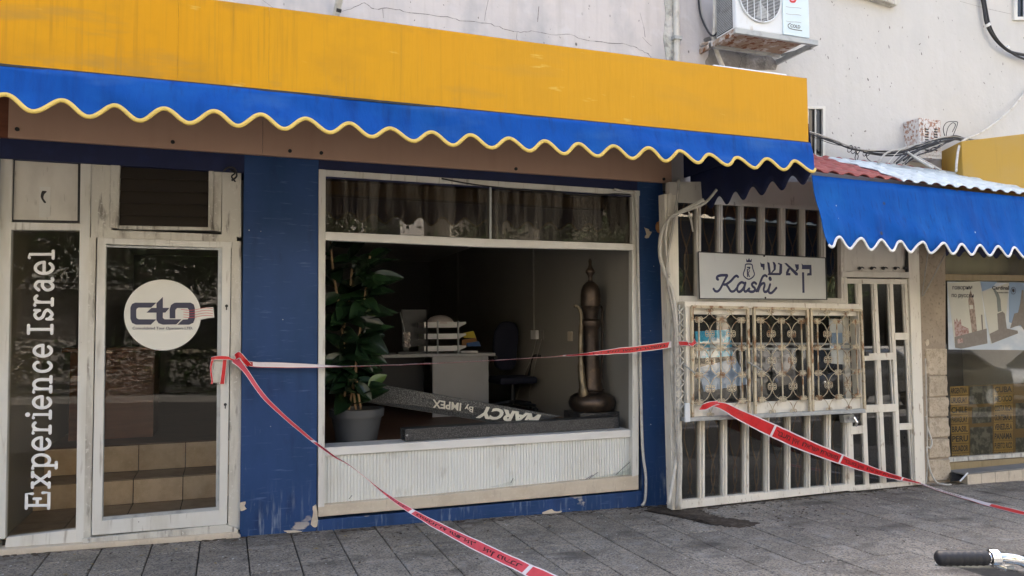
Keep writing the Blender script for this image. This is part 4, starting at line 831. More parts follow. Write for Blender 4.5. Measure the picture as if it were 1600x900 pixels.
# panes as pixel quads (tl, tr, br, bl)
DP = [[(1322, 443), (1337, 443), (1339, 476), (1324, 476)], [(1347, 443), (1362, 443), (1367, 553), (1352, 553)], [(1371, 443), (1387, 443), (1392, 552), (1376, 552)], [(1396, 443), (1410, 443), (1414, 520), (1400, 520)],
      [(1401, 531), (1415, 531), (1421, 661), (1406, 662)], [(1353, 563), (1368, 562), (1371, 633), (1357, 634)], [(1377, 562), (1391, 562), (1395, 631), (1381, 632)],
      [(1332, 650), (1346, 649), (1348, 666), (1333, 667)], [(1332, 678), (1348, 677), (1352, 758), (1335, 760)], [(1356, 645), (1371, 644), (1376, 756), (1359, 758)], [(1380, 643), (1396, 642), (1402, 752), (1386, 754)], [(1406, 672), (1420, 671), (1425, 749), (1410, 751)]]
def bar(q, off=.012): return dq('stile', q, .028, off)
bar([(1315, 436), (1324, 436), (1336, 764), (1327, 765)]); bar([(1340, 443), (1346.5, 443), (1358.5, 758), (1352, 759)]); bar([(1365, 443), (1370.5, 443), (1385.5, 754), (1379, 756)]); bar([(1390, 443), (1395.5, 443), (1409.5, 751), (1404, 752)]); bar([(1413, 436), (1418, 436), (1433, 757), (1428, 758)])
for q in ([(1316, 435), (1418, 436), (1418, 444), (1316, 443)], [(1345, 553), (1396, 551), (1397, 562), (1345, 564)], [(1398, 520), (1419, 520), (1420, 531), (1398, 531)], [(1330, 634), (1402, 631), (1402, 643), (1330, 646)], [(1329, 667), (1352, 665), (1352, 677), (1329, 679)], [(1405, 662), (1427, 661), (1427, 671), (1405, 672)], [(1327, 760), (1431, 750), (1432, 758), (1328, 768)]): dq('rail', q, .045, .016)
for q in DP:
    # bead on the right edge of each pane
    (ax, ay), (bx, by), (cx_, cy_), (dx, dy) = q
    dq('bead', [(bx-.4, by), (bx+1.4, by), (cx_+1.4, cy_), (cx_-.4, cy_)], .02, .004, 'steelshade', 0)
mb = MB(); mb.slab(PK(-.008), [(1318, 440), (1416, 440), (1430, 754), (1330, 764)], .006); mb.build('pane', G_kashi, kd)
mb = MB(); mb.slab(PK(.07), [(1318, 648), (1334, 647), (1336, 660), (1320, 661)], .06); hd = mb.build('lock_plate', M['galv'], kd, bevel=.004)
mb = MB(); mb.tube([Kp(1334, 652, .09), Kp(1339, 660, .11), Kp(1337, 666, .1)], .012, 8); mb.tube([Kp(1326, 652, .07), Kp(1328, 654, .11)], .011, 8); mb.build('handle', M['chrome'], hd)
mb = MB(); mb.slab(PK(.05), [(1352, 549), (1357, 549), (1358, 556), (1353, 556)], .03); mb.build('latch', M['black'], kd)
# frame right of the door and panel over it
kq('door_post', [(1418, 360), (1435, 360), (1446, 757), (1433, 758)], .09, .02); kq('door_post', [(1421, 436), (1426, 436), (1437, 757), (1431, 757)], .02, .036)
kq('transom_bar', [(1316, 424), (1422, 425), (1422, 434), (1316, 433)], .07, .02, 'steelshade'); kq('transom_panel', [(1320, 340), (1420, 348), (1420, 425), (1320, 424)], .02, -.02, 'steelshade'); kq('stile', [(1313, 330), (1322, 331), (1324, 474), (1315, 474)], .05, .012, 'steelshade')
kq('stile', [(1418, 350), (1420.5, 350), (1421, 425), (1418, 425)], .03, .018, 'dark')
mb = MB()
for px in (1343, 1362, 1380, 1399, 1414):
    p = Kp(px, 419, .0); mb.ball(p, .018, 5); mb.tube(smoothpath([p, p+V((.02, -.01, .01)), p+V((.045, -.01, .0))]), .006, 5)
mb.build('clip', M['plasticd'], ks)
# sign
sg = thing('shop_sign', 'pale sign board with dark blue Kashi lettering in Latin and Hebrew script', 'sign', Kp(1192, 466, .06))
SQ = [(1091, 393.5), (1290, 403), (1292, 468), (1093, 466.5)]
mb = MB(); mb.slab(PK(.075), SQ, .03); mb.build('board', M['signface'], sg, bevel=.003)
mb = MB()
for i in range(4):
    a, b = Kp(*SQ[i], .079), Kp(*SQ[(i+1) % 4], .079); mb.tube([a, b], .006, 4)
for x, y in ((1194, 400), (1196, 465)): mb.ball(Kp(x, y, .078), .009, 5)
mb.build('border', M['black'], sg)
def sp_(x, y): return (1080+x/7.2727, 380+y/7.27)
def sK(st, r, off=.0755, k=5):
    pts = [Kp(*sp_(*p), off) for p in (path2(st, k) if k else st)]; stroke(SM, pts, r, KN, flat=.85)
SM = MB(); R1 = .0125
for st in ([(255, 520), (275, 545), (305, 545), (335, 510), (375, 430), (408, 372)], [(305, 412), (292, 402), (300, 378), (340, 365), (408, 364)], [(532, 382), (515, 370), (490, 385), (450, 430), (400, 465), (372, 470)], [(395, 467), (420, 500), (450, 545), (485, 545), (515, 515)],
           [(602, 455), (570, 445), (535, 475), (522, 520), (535, 550), (565, 545), (598, 505), (617, 450)], [(617, 450), (602, 510), (607, 545), (630, 545), (660, 515)], [(738, 460), (715, 445), (690, 465), (700, 490), (725, 515), (715, 545), (680, 552), (650, 540)],
           [(740, 545), (765, 500), (795, 420), (815, 378), (840, 364), (858, 376)], [(760, 545), (780, 490), (805, 460), (830, 455), (834, 480), (824, 525), (835, 552), (865, 545), (880, 520)], [(897, 468), (880, 530), (888, 562), (918, 562), (968, 508)]): sK(st, R1)
sK([(895, 400), (899, 408)], .019, k=0); SM.build('latin_lettering', M['ink'], sg)
HP = PK(.0765); GN = [0, 0, 1, 1, 1, 2, 2, 3, 4, 5, 5, 5]; gm = {}
for gi, pg in zip(GN, ([(1255, 230), (1270, 246), (1366, 246), (1369, 366), (1316, 368), (1322, 340), (1345, 338), (1345, 296), (1258, 295), (1260, 262)], [(1260, 330), (1283, 330), (1288, 564), (1265, 564)],
           [(1058, 226), (1085, 226), (1212, 340), (1212, 366), (1188, 366)], [(1178, 240), (1222, 240), (1222, 290), (1200, 318), (1180, 318), (1196, 296), (1186, 270)], [(1100, 282), (1125, 290), (1104, 338), (1128, 340), (1128, 366), (1078, 366), (1078, 330)],
           [(864, 213), (890, 222), (905, 338), (1000, 338), (1006, 244), (985, 238), (990, 222), (1034, 238), (1032, 340), (1012, 364), (866, 362), (880, 338)], [(925, 210), (950, 218), (964, 250), (960, 300), (915, 345), (905, 338), (938, 296), (936, 250)],
           [(785, 216), (800, 232), (834, 234), (834, 300), (820, 306), (812, 274), (792, 268)],
           [(628, 216), (624, 175), (643, 198), (657, 168), (670, 198), (690, 176), (685, 216)], [(634, 268), (672, 268), (672, 284), (660, 300), (648, 300), (655, 282), (634, 282)], [(633, 292), (645, 292), (646, 384), (635, 384)], [(660, 305), (668, 310), (652, 345), (670, 384), (656, 384), (644, 345)])):
    gm.setdefault(gi, MB()).slab(HP, [sp_(*p) for p in pg], .0015)
for gi in gm: gm[gi].build(('letter', 'letter', 'letter', 'letter', 'crown_emblem', 'monogram')[gi], M['ink'], sg)
SM = MB(); sK([(650, 236), (690, 243), (700, 290), (718, 350), (700, 385), (655, 410), (610, 385), (593, 350), (612, 290), (618, 243), (650, 236)], .006, k=4); SM.build('crest', M['ink'], sg)
# ---- grille box
gb = thing('display_box', 'glazed white display box under the Kashi sign, covered by a scrolled grille', 'display case', Kp(1215, 655, .1))
def gq(nm, q, t, off, m='steel', bv=.004):
    mb = MB(); mb.slab(PK(off), q, t); return mb.build(nm, M[m], gb, bevel=bv)
GO = .15
gq('head_rail', [(1070, 471), (1346, 475), (1346, 483), (1070, 480)], .13, GO-.015); gq('head_board', [(1078, 480), (1346, 484), (1346, 494), (1078, 491)], .03, GO-.045)
gq('side_rail', [(1071, 474), (1079, 474), (1082, 655), (1074, 656)], .12, GO-.02); gq('side_rail', [(1340, 480), (1347, 480), (1353, 640), (1346, 640)], .10, GO-.03)
gq('base_board', [(1078, 632), (1350, 622), (1351, 643), (1078, 655)], .02, GO-.04); gq('tray', [(1072, 653), (1352, 639), (1353, 645), (1072, 659)], .14, GO+.02, 'galv'); gq('tray_end', [(1071, 630), (1078, 630), (1079, 659), (1071, 660)], .02, GO+.024, 'acwhite')
mb = MB(); mb.slab(PK(GO-.07), [(1078, 486), (1346, 490), (1350, 630), (1080, 640)], .005); mb.build('pane', G_box, gb)
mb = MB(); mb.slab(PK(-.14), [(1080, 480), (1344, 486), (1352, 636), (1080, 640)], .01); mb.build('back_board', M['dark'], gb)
for y in (541, 549):
    gq('shelf', [(1080, y-6), (1346, y-5), (1346, y-2), (1080, y-3)], .12, .03, 'galv', 0)
for q, m, nm in (([(1086, 518), (1140, 515), (1146, 556), (1090, 560)], 'bluestuff', 'blue_poster'), ([(1090, 575), (1150, 560), (1170, 600), (1100, 612)], 'posterblue', 'pale_print'), ([(1296, 498), (1326, 499), (1326, 570), (1300, 568)], 'acwhite', 'white_print'), ([(1300, 520), (1316, 520), (1316, 545), (1300, 545)], 'posterblue', 'blue_print'), ([(1210, 560), (1240, 552), (1244, 598), (1216, 604)], 'p_dark', 'pale_print')):
    gq(nm, q, .01, .0 if nm != 'blue_print' else .014, m, 0)
# scrolled grille: three leaves
def spiral(c, u, v, r, turns=1.3, n=14):
    pts = []
    for i in range(n+1):
        t = i/n; a = turns*2*math.pi*t; q = r*(1-.62*t)
        pts.append(c+u*(r-q*math.cos(a))+v*(q*math.sin(a)))
    return pts
LV = [((1081, 479), (1168, 481), (1171, 651), (1082, 655)), ((1178, 481), (1261, 483), (1266, 646), (1180, 650)), ((1267, 483), (1345, 485), (1351, 641), (1270, 646))]
for li, (tl, tr_, br_, bl_) in enumerate(LV):
    gr = thing('scroll_grille', ('left', 'middle', 'right')[li]+' rust stained scrolled iron leaf of the security grille below the Kashi sign', 'grille', Kp((bl_[0]+br_[0])/2, (bl_[1]+br_[1])/2, GO), 'scrolled iron grille leaves')
    qf = quadfn(PK(GO), [bl_, br_, tr_, tl]); G3 = lambda u, v: qf(u, 1-v)
    UL = (G3(1, .5)-G3(0, .5)); W_ = UL.length; UL.normalize(); DN = (G3(.5, 1)-G3(.5, 0)).normalized()
    def gbar(nm, a, b, r, m='rusty', n=4):
        mb = MB(); mb.tube([G3(*a), G3(*b)], r, n); return mb.build(nm, M[m], gr)
    for (a, b) in (((0, 0), (0, 1)), ((1, 0), (1, 1)), ((0, 0), (1, 0)), ((0, 1), (1, 1))): gbar('frame_bar', a, b, .016)
    us = (.12, .5, .88); va = (.115, .37, .615, .855); ub = (.31, .69); vb = (.02, .24, .49, .735, .975)
    for u in us: gbar('rod', (u, .09), (u, .88), .0075, n=6)
    for v in (.115, .37, .615, .855)[::1]:
        gbar('cross_wire', (0, v), (.12, v), .004, n=5); gbar('cross_wire', (.88, v), (1, v), .004, n=5)
    mb = MB(); r = .0275; rt = .0035
    def four(c, dirs, q=.021):
        for sx_, sy_ in dirs: mb.tube(spiral(c+UL*.003*sx_+DN*.006*sy_, UL*sx_, DN*sy_, q), rt, 4)
    for u in us:
        for v in va:
            c = G3(u, v); four(c, [(1, 1), (-1, 1), (1, -1), (-1, -1)])
    for u in ub:
        for j, v in enumerate(vb):
            c = G3(u, v); four(c, [(1, 1), (-1, 1)] if j == 0 else [(1, -1), (-1, -1)] if j == 4 else [(1, 1), (-1, 1), (1, -1), (-1, -1)], .019 if j in (0, 4) else .026)
            for au in (us[0], us[1]) if u == ub[0] else (us[1], us[2]):
                for dj in (-1, 0):
                    if 0 <= j+dj < 4:
                        a = G3(au, va[j+dj]); dx_ = a-c; hx, hy = UL*dx_.dot(UL), DN*dx_.dot(DN)
                        # quarter sweep: leaves the crossing upright, reaches the rod level
                        mb.tube([c+hx*(1-math.cos(t))+hy*math.sin(t) for t in [math.pi/2*i/9 for i in range(10)]], rt, 4)
    mb.build('scrollwork', M['rusty'], gr, smooth=True, kind='stuff')
mb = MB()
for a, b in (((1069, 570), (1086, 583)), ((1170, 566), (1190, 578))): mb.tube([Kp(*a, GO+.03), Kp(*b, GO+.03)], .007, 6)
mb.build('hook', M['galv'], gb)
# folding scissor gate stowed left of the box
sc_ = thing('scissor_gate', 'narrow folded grey scissor gate at the left edge of the display box', 'gate', Kp(1062, 655, .06))
for x in (1055, 1061, 1067):
    mb = MB(); mb.tube([Kp(x, 476, .09), Kp(x+3, 655, .09)], .010, 4); mb.build('upright', M['galv'], sc_)
mb = MB()
for i in range(10):
    y = 480+i*17; mb.tube([Kp(1055, y, .105), Kp(1069, y+15, .105)], .007, 4); mb.tube([Kp(1068, y, .11), Kp(1056, y+15, .11)], .007, 4)
mb.build('lattice', M['frameold'], sc_)
# cables down the post
def cab(nm, pts, r, m, label, P=Kp, cat='cable', group=None, n=7):
    mb = MB(); mb.tube(smoothpath([P(*p) for p in pts]), r, n); return tag(mb.build(nm, M[m], None, smooth=True), label, cat, group)
cab('cable', [(1100, 312, .3), (1075, 325, .2), (1048, 340, .1), (1034, 362, .06), (1031, 395, .06), (1038, 425, .07), (1050, 455, .09), (1056, 500, .1), (1058, 560, .09), (1060, 640, .09), (1056, 720, .08), (1044, 788, .1)], .017, 'cablew', 'thick pale cable bulging around the blue pillar edge and running to the ground')
cab('cable', [(1061, 280, .12), (1058, 310, .1), (1050, 360, .08), (1042, 410, .08), (1044, 450, .09), (1054, 510, .11), (1055, 640, .1), (1060, 730, .1), (1056, 795, .1)], .012, 'cablegrey', 'thinner grey cable rising straight to a point under the awning')
cab('cable', [(1120, 296, .35), (1100, 318, .28), (1070, 330, .18), (1045, 342, .1), (1040, 380, .07), (1046, 430, .08)], .012, 'cablew', 'pale cable crossing from the end valance towards the pillar')
cab('cable', [(1075, 326, .2), (1080, 350, .1), (1083, 362, .1), (1080, 340, .15)], .005, 'cablew', 'short thin wire loop hanging at the top left pane')
cab('pipe', [(1052, 470, .06), (1050, 560, .06), (1053, 620, .06), (1062, 700, .06), (1060, 795, .07)], .022, 'cablew', 'stout pale pipe standing against the left post of the steel shopfront', cat='pipe')

# ================================================================== STONE PILLAR, RIGHT SHOP
spi = thing('stone_pillar', 'rough beige stone clad pillar right of the steel door', 'pillar', at(1460, 757, 0))
YS = .04
def spx(y): return (1437+(y-400)*.027, 1479+(y-400)*.021)
mb = MB(); mb.slab(PL(YS), [(1425, 330), (1478, 330), (1478, 610), (1485, 757), (1440, 757)], .4); mb.build('core', M['stoneplain'], spi, bevel=.01)
rows = [(588, 620), (622, 652), (654, 684), (687, 716), (719, 752)]
rr = random.Random(4)
for i, (a, b) in enumerate(rows):
    q = []
    l0, r0 = 1450, spx(a)[1]+rr.uniform(-.5, 1.5); 
    y0, y1 = a, b
    pts = [(1452, y0)]
    pts += [(1480+.04*(y0-588), y0-1)]
    for k in range(1, 6): pts.append((1482+(y0-588)*.03+rr.uniform(-2.0, 1.2), y0+(y1-y0)*k/6.))
    pts += [(1481+(y1-588)*.03, y1-2), (1452, y1)]
    mb = MB(); mb.slab(PL(YS-.02), pts, .05); mb.build('stone', M['stone'], spi, bevel=.008)
for q in ([(1446, 545), (1480, 545), (1480, 586), (1451, 586)],): 
    mb = MB(); mb.slab(PL(YS-.012), q, .04); mb.build('stone', M['stone'], spi, bevel=.008)
mb = MB(); mb.slab(PL(YS-.006), path2([(1446, 536), (1450, 530), (1452, 537), (1448, 541), (1446, 536)], 3)[:-1], .01); mb.slab(PL(YS-.006), [(1446, 569), (1453, 568), (1458, 575), (1456, 581), (1447, 584)], .01); mb.build('plaster_chip', M['cream'], spi)
cab('cable', [(1452, 380, -.02), (1445, 430, -.01), (1441, 462, -.01), (1450, 448, -.03), (1470, 410, -.06), (1482, 385, -.1)], .007, 'cablegrey', 'grey cable hung in a V on the stone pillar top', P=at)
cab('cable', [(1447, 650, .0), (1449, 668, .0), (1456, 690, -.03), (1453, 700, -.03), (1448, 700, -.02), (1452, 730, -.03), (1462, 752, -.06), (1475, 757, -.12), (1486, 757, -.14)], .009, 'cablew', 'looped pale cable at the foot of the stone pillar reaching the pavement', P=at)
cab('cable', [(1446, 560, .0), (1448, 640, .0), (1449, 720, -.01), (1447, 756, -.02)], .006, 'cablew', 'straight pale cable running down the left edge of the stone pillar', P=at)
rs = thing('poster_window', 'shop window right of the stone pillar with landmark poster and country list', 'window', at(1550, 735, .1))
YR = .12
RQ = lambda q, t, Y, m, nm, bv=0: (lambda mb: (mb.slab(PL(Y), q, t), mb.build(nm, M[m] if isinstance(m, str) else m, rs, bevel=bv))[1])(MB())
RQ([(1470, 428), (1760, 432), (1760, 441), (1470, 438)], .05, YR-.04, 'bronze', 'frame_bar', .003)
RQ([(1472, 724), (1760, 704), (1760, 734), (1472, 742)], .05, YR-.05, 'bronze', 'kick_panel', .003)
RQ([(1472, 716), (1760, 697), (1760, 703), (1472, 723)], .05, YR-.055, 'frameold', 'frame_bar', .003)
RQ([(1472, 390), (1760, 390), (1760, 720), (1472, 730)], .006, YR, G_list, 'pane')
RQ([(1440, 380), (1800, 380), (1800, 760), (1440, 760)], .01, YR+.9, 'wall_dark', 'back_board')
RQ([(1478, 385), (1760, 385), (1760, 430), (1478, 428)], .01, YR+.25, 'posterpale', 'blind')
pb = RQ([(1480, 440), (1700, 444), (1700, 548), (1482, 546)], .004, YR-.008, 'poster', 'poster')
def pq(q, m, nm, k):
    mb = MB(); mb.slab(PL(YR-.010-.0016*k), [(1470+x/6., 420+y/6.) for x, y in q], .001); return mb.build(nm, M[m], pb)
pq([(60, 130), (370, 118), (440, 700), (135, 745)], 'posterpale', 'photo', 0); pq([(385, 215), (640, 130), (600, 600), (735, 600), (470, 705)], 'posterpale', 'photo', .2)
pq([(370, 118), (530, 122), (480, 175), (390, 210)], 'posterblue', 'print', .3); pq([(640, 125), (800, 130), (800, 560), (640, 500)], 'posterblue', 'print', .1)
pq([(258, 300), (268, 240), (280, 200), (292, 245), (310, 300), (330, 480), (345, 650), (300, 650), (275, 450)], 'p_brick', 'tower_print', 1); pq([(268, 340), (302, 340), (304, 375), (270, 378)], 'posterpale', 'clock_print', 2)
pq([(130, 560), (125, 470), (140, 500), (150, 460), (165, 500), (185, 470), (195, 530), (260, 560), (270, 650), (140, 690)], 'p_red', 'print', 1.2); pq([(130, 640), (430, 560), (437, 700), (190, 750), (135, 740)], 'p_dark', 'print', 1.4); pq([(155, 660), (205, 650), (210, 690), (160, 702)], 'p_red', 'print', 2); pq([(378, 430), (390, 430), (398, 590), (388, 592)], 'p_dark', 'print', 2)
pq([(530, 420), (580, 400), (600, 420), (620, 560), (720, 580), (725, 605), (480, 700), (458, 610), (540, 570)], 'p_dark', 'print', 1); pq([(535, 405), (525, 270), (490, 190), (500, 180), (545, 240), (560, 290), (568, 395)], 'p_green', 'print', 1.1)
pq([(760, 200), (775, 200), (790, 420), (800, 430), (800, 600), (770, 560), (750, 530), (700, 540), (650, 560), (690, 420), (725, 410), (745, 320)], 'p_dark', 'print', 1.3)
mb = MB()
for s, q, bo in (('говорим', [(110, 205), (295, 205), (295, 160), (110, 162)], .01), ('по русски', [(102, 275), (308, 280), (308, 238), (102, 235)], .01), ('Cardinal', [(480, 195), (640, 198), (640, 160), (480, 162)], .03)):
    text(mb, s, quadfn(PL(YR-.0145), [(1470+x/6., 420+y/6.) for x, y in q]), bold=bo)
for i in range(9): 
    x = 530+i*12; mb.slab(PL(YR-.0145), [(1470+(x+a)/6., 420+(218+b)/6.) for a, b in ((0, 0), (7, 1), (8, 12), (1, 11))], .0008)
cpt = [(1470+(680+22*math.cos(a))/6., 420+(205+32*math.sin(a))/6.) for a in [i*math.pi/12 for i in range(25)]]
mb.tube([at(x, y, YR-.0145) for x, y in cpt], .003, 5, squash=(V((0, 1, 0)), .8)); mb.slab(PL(YR-.0145), [(1470+x/6., 420+y/6.) for x, y in [(674, 185), (690, 190), (692, 215), (678, 222), (668, 205)]], .001)
mb.build('poster_lettering', M['p_ink'], pb, recalc=False)
# country list: one tag each
words = [['ARGENTINA', 'URUGUAY', 'CHILE', 'PARAGUAY', 'BRASIL', 'PERU', 'ECUADOR', 'COLOMBIA'], ['CUBA', 'MEXICO', 'COSTA RICA', 'GUATEMALA', 'VENEZUELA', 'PANAMA', 'PUERTO RICO', 'SANTO DOMINGO']]
RQ([(1485, 604), (1760, 590), (1760, 698), (1487, 724)], .003, YR+.02, 'ochre', 'list_board')
for c in range(2):
    for i, wd in enumerate(words[c]):
        xa, xb = ((1484.5+i*.45, 1512+i*.3), (1553+i*.0, 1582+i*.1))[c]; dx = (xa-1485)*-.055
        ya = (604 if c == 0 else 606)+i*(15.1 if c == 0 else 14.6)+dx; yb = ya+13.6
        mb = MB(); mb.slab(PL(YR+.014), [(xa, ya), (xb, ya-1.4), (xb, yb-1.4), (xa, yb)], .002); tg = mb.build('name_tag', M['ochretag'], rs)
        mb = MB(); text(mb, wd, quadfn(PL(YR+.0125), [(xa+1, yb-2.2), (xb-1, yb-3.4), (xb-1, ya+.8), (xa+1, ya+2.0)]), bold=.03); mb.build('lettering', M['tagink'], tg, recalc=False)
for (xa, ya, xb, yb) in ((1515, 604, 1551, 632), (1519, 637, 1549, 662), (1516, 668, 1551, 714), (1587, 630, 1630, 670), (1587, 684, 1640, 712)):
    RQ([(xa, ya), (xb, ya-2), (xb, yb-2), (xa, yb)], .002, YR+.0165, 'picdark', 'picture')
# tiled step
stp2 = thing('tiled_step', 'low cream tiled step below the poster window', 'step', at(1560, 752, -.1))
q = [(1502, 749), (1513, 738), (1760, 716), (1760, 738)]
a = atg(1505, 756); xs0 = at(1508, 750, -.12).x
mb = MB(); mb.box((xs0+.04, -.115, zg(7.5)-.2), (10, .1, at(1520, 740, -.12).z-.006)); mb.build('core', M['cream'], stp2)
mb = MB(); mb.box((xs0-.02, -.13, at(1520, 740, -.12).z-.005), (10, .1, at(1520, 740, -.12).z+.012)); mb.build('top_slab', M['concrete'], stp2, bevel=.004)
x = xs0+.03
for i in range(8):
    mb = MB(); mb.box((x, -.125, zg(x)-.1), (x+.195, -.1155, at(1520, 740, -.12).z-.006)); mb.build('tile', M['cream'], stp2, bevel=.002); x += .2
mb = MB(); mb.prism([at(1486, 738, .0), at(1512, 738, -.05), at(1503, 750, -.12), at(1487, 752, -.1)], (0, .02, -.01)); mb.build('broken_edge', M['black'], stp2)
mb = MB(); mb.tube([at(1512, 739, -.14), at(1500, 752, -.17)], .008, 6); mb.build('metal_strip', M['acwhite'], stp2)

# ================================================================== RIGHT CANOPY
def Kw(s, off, z):   # point along the angled front: s metres from K0, off outward
    p = K0+KD*s+KN*off; return V((p.x, p.y, z))
c2 = thing('tiled_canopy', 'red and white tiled canopy with a plain blue awning and white scalloped trim', 'canopy', Kw(2, .5, 2.2))
OF = 1.07
sL = (Kp(1268, 275, OF)-Kw(0, OF, 0)); sL = V((sL.x, sL.y, 0)).dot(KD); zE = Kp(1300, 277, OF).z
print('right canopy', sL, zE)
ZR = zE+.43
def roofpt(s, t, h=0): # t 0 eave 1 wall
    return Kw(s, OF+.02-(OF-.05)*t, zE+.012+(ZR-zE)*t+h)
def tileprofile(s, p=.17):
    f = (s/p) % 1; return .022*max(0, math.sin(math.pi*min(1, f/.72)))**.7
def tilesheet(s0, s1, t0, t1, lift, m, nm, cut=None):
    mb = MB(); nu = int((s1-s0)/.011); nv = 30
    def fn(u, v):
        t = t0+(t1-t0)*v; s = s0+(s1-s0)*u
        if cut: s = max(s, cut(t))
        step = (t*4.0) % 1
        return roofpt(s, t, lift+tileprofile(s)+.016*(1-step))
    mb.grid(fn, nu, nv); o = mb.build(nm, M[m], c2, recalc=False); o.modifiers.new('t', 'SOLIDIFY').thickness = .006
    return o
tilesheet(sL-.03, sL+7, 0, 1, 0, 'redtile', 'red_tile_sheet')
sW0 = (Kp(1407, 286, OF)-Kw(0, OF, 0)).dot(KD); sW1 = sW0+.02
pW = Kp(1287, 248, .1); sW1 = (pW-Kw(0, .1, 0)); sW1 = V((sW1.x, sW1.y, 0)).dot(KD)
tilesheet(min(sW0, sW1)-.05, sL+7, -.012, .93, .012, 'whitetile', 'white_tile_sheet', cut=lambda t: sW0+(sW1-sW0)*t)
# awning cloth
zb2 = Kp(1300, 372, OF+.13).z; P2 = .236
s0c = V((Kp(1297, 386, OF+.13)-Kw(0, OF+.13, 0)))
sph = V((s0c.x, s0c.y, 0)).dot(KD)
def f2(s, z, v):
    wr = .10*noise.noise(V((s*.7+z*1.6, z*1.8, 7)))+.03*noise.noise(V((s*2.2+z*5, z*2, 9)))
    return Kw(s, OF+.0+.13*v+wr*v*1.1, z)
def z2(s): return zb2-.035-.043*math.cos(2*math.pi*(s-sph)/P2)
valance(f2, sL, sL+7, zE, 'awning_cloth', M['awning2'], M['trimw'], .0115, c2, z2)
def f3(s, z, v): return Kw(sL+.002*s, s, z)
mb = MB(); mb.tube([Kw(sL, OF-.02, zE-.03), Kw(sL+7, OF-.02, zE-.03)], .018, 8); mb.build('front_bar', M['galv'], c2)
# back row of scallops seen under the awning (inner valance over the poster window)
def f4(s, z, v): return Kw(s, .18+.02*v, z)
zi = Kp(1520, 398, .2).z
mb = MB(); s4 = V((Kp(1478, 400, .2)-Kw(0, .2, 0))); s4 = V((s4.x, s4.y, 0)).dot(KD)
mb.grid(lambda u, v: f4(s4+3*u, zi+.45+((zi-.03*math.cos(u*3/.2*2*math.pi))-zi-.45)*v, v), 240, 3); mb.build('inner_valance', M['navy'], c2, smooth=True, recalc=False)

# ================================================================== AIR CONDITIONER
ac = thing('air_conditioner', 'white air conditioner outdoor unit hung on a bracket high on the wall', 'air conditioner', (4.5, -.55, 4.05))
YA = -.52
A0, A1 = at(1150, 44, YA), at(1263, 58, YA)
ax0, ax1 = A0.x, A1.x; az0 = A0.z; az1 = az0+.62; yb_ = YA+.29
mb = MB(); mb.box((ax0, YA, az0), (ax1, yb_, az1)); mb.build('casing', M['acwhite'], ac, bevel=.012)
xs_ = at(1222, 40, YA).x
mb = MB(); mb.box((xs_, YA-.014, az0+.005), (ax1+.004, YA-.001, az1)); pn = mb.build('side_panel', M['acblue'], ac, bevel=.006)
fx = at(1187, 10, YA).x; fz = at(1186, 0, YA).z+.02; fr_ = .225
mb = MB(); c = [(fx+fr_*math.cos(a), YA-.003, fz+fr_*math.sin(a)) for a in [2*math.pi*i/48 for i in range(48)]]; mb.prism(c, (0, .002, 0)); mb.build('fan_opening', M['dark'], ac)
fan = MB()
for k in range(3):
    a0_ = k*2.094+.3
    pts = [(fx+.03*math.cos(a0_), YA-.0035, fz+.03*math.sin(a0_))]+[(fx+.19*math.cos(a0_+t), YA-.0035, fz+.19*math.sin(a0_+t)) for t in (.0, .3, .6, .9)]
    fan.prism(pts, (0, .0004, 0))
fan.build('fan_blade', M['galv'], ac)
mb = MB()
for i in range(-17, 18):
    z = i*.013; h = math.sqrt(max(0, fr_**2-z*z)); mb.tube([(fx-h, YA-.012, fz+z), (fx+h, YA-.012, fz+z)], .0022, 4)
for i in range(-2, 3):
    x = i*.072; h = math.sqrt(max(0, fr_**2-x*x)); mb.tube([(fx+x, YA-.016, fz-h), (fx+x, YA-.016, fz+h)], .004, 5)
mb.tube([(fx+fr_*math.cos(a), YA-.012, fz+fr_*math.sin(a)) for a in [2*math.pi*i/40 for i in range(41)]], .008, 6); mb.build('fan_guard', M['acwhite'], ac)
mb = MB()
for i in range(40):
    z = az0+.03+i*.0145; mb.box((ax0-.003, YA+.05, z), (ax0-.0005, yb_-.02, z+.009))
mb.build('side_fins', M['galv'], ac, kind='stuff'); 
mb = MB(); mb.box((ax0-.002, YA+.045, az0+.02), (ax0-.0002, yb_-.015, az1-.02)); mb.build('side_opening', M['black'], ac)
mb = MB(); PA = PL(YA-.0155)
text(mb, 'COLD', quadfn(PA, [(1235, 42.5), (1250.5, 45), (1250.5, 39.5), (1235, 37.5)]), bold=.03)
stroke(mb, [at(*p, YA-.0155) for p in path2([(1235, 36.3), (1231.5, 39), (1232.5, 43), (1238, 45.5), (1246, 47), (1253, 48)], 4)], .004, V((0, -1, 0)), flat=.85); mb.build('brand_print', M['greyink'], pn)
mb = MB()
for y in (10, 21, 32.5): mb.tube([at(x, y+ (x-1228)*.14+.6*math.sin((x-1228)/4.), YA-.0155) for x in range(1228, 1254, 3)], .0022, 5, squash=(V((0, 1, 0)), .8))
mb.build('line_print', M['galv'], pn)
mb = MB(); stroke(mb, [at(*p, YA-.0155) for p in path2([(1243, 0), (1241, 2.5), (1237, 2.5), (1235, 1)], 4)], .011, V((0, -1, 0)), flat=.9); mb.build('red_print', M['redink'], pn)
br = thing('air_conditioner_bracket', 'rusty angle iron bracket carrying the air conditioner', 'bracket', (4.6, -.5, az0-.3))
bx0, bx1 = at(1150, 44, YA-.03).x-.01, at(1278, 62, YA-.03).x
zb0 = az0-.012
def bb(nm, a, b, m='galv'): 
    mb = MB(); mb.box(a, b); return mb.build(nm, M[m], br, bevel=.002)
bb('front_rail', (bx0, YA-.035, zb0-.045), (bx1, YA-.005, zb0)); bb('rear_rail', (bx0, -.19, zb0-.045), (bx1-.12, -.16, zb0))
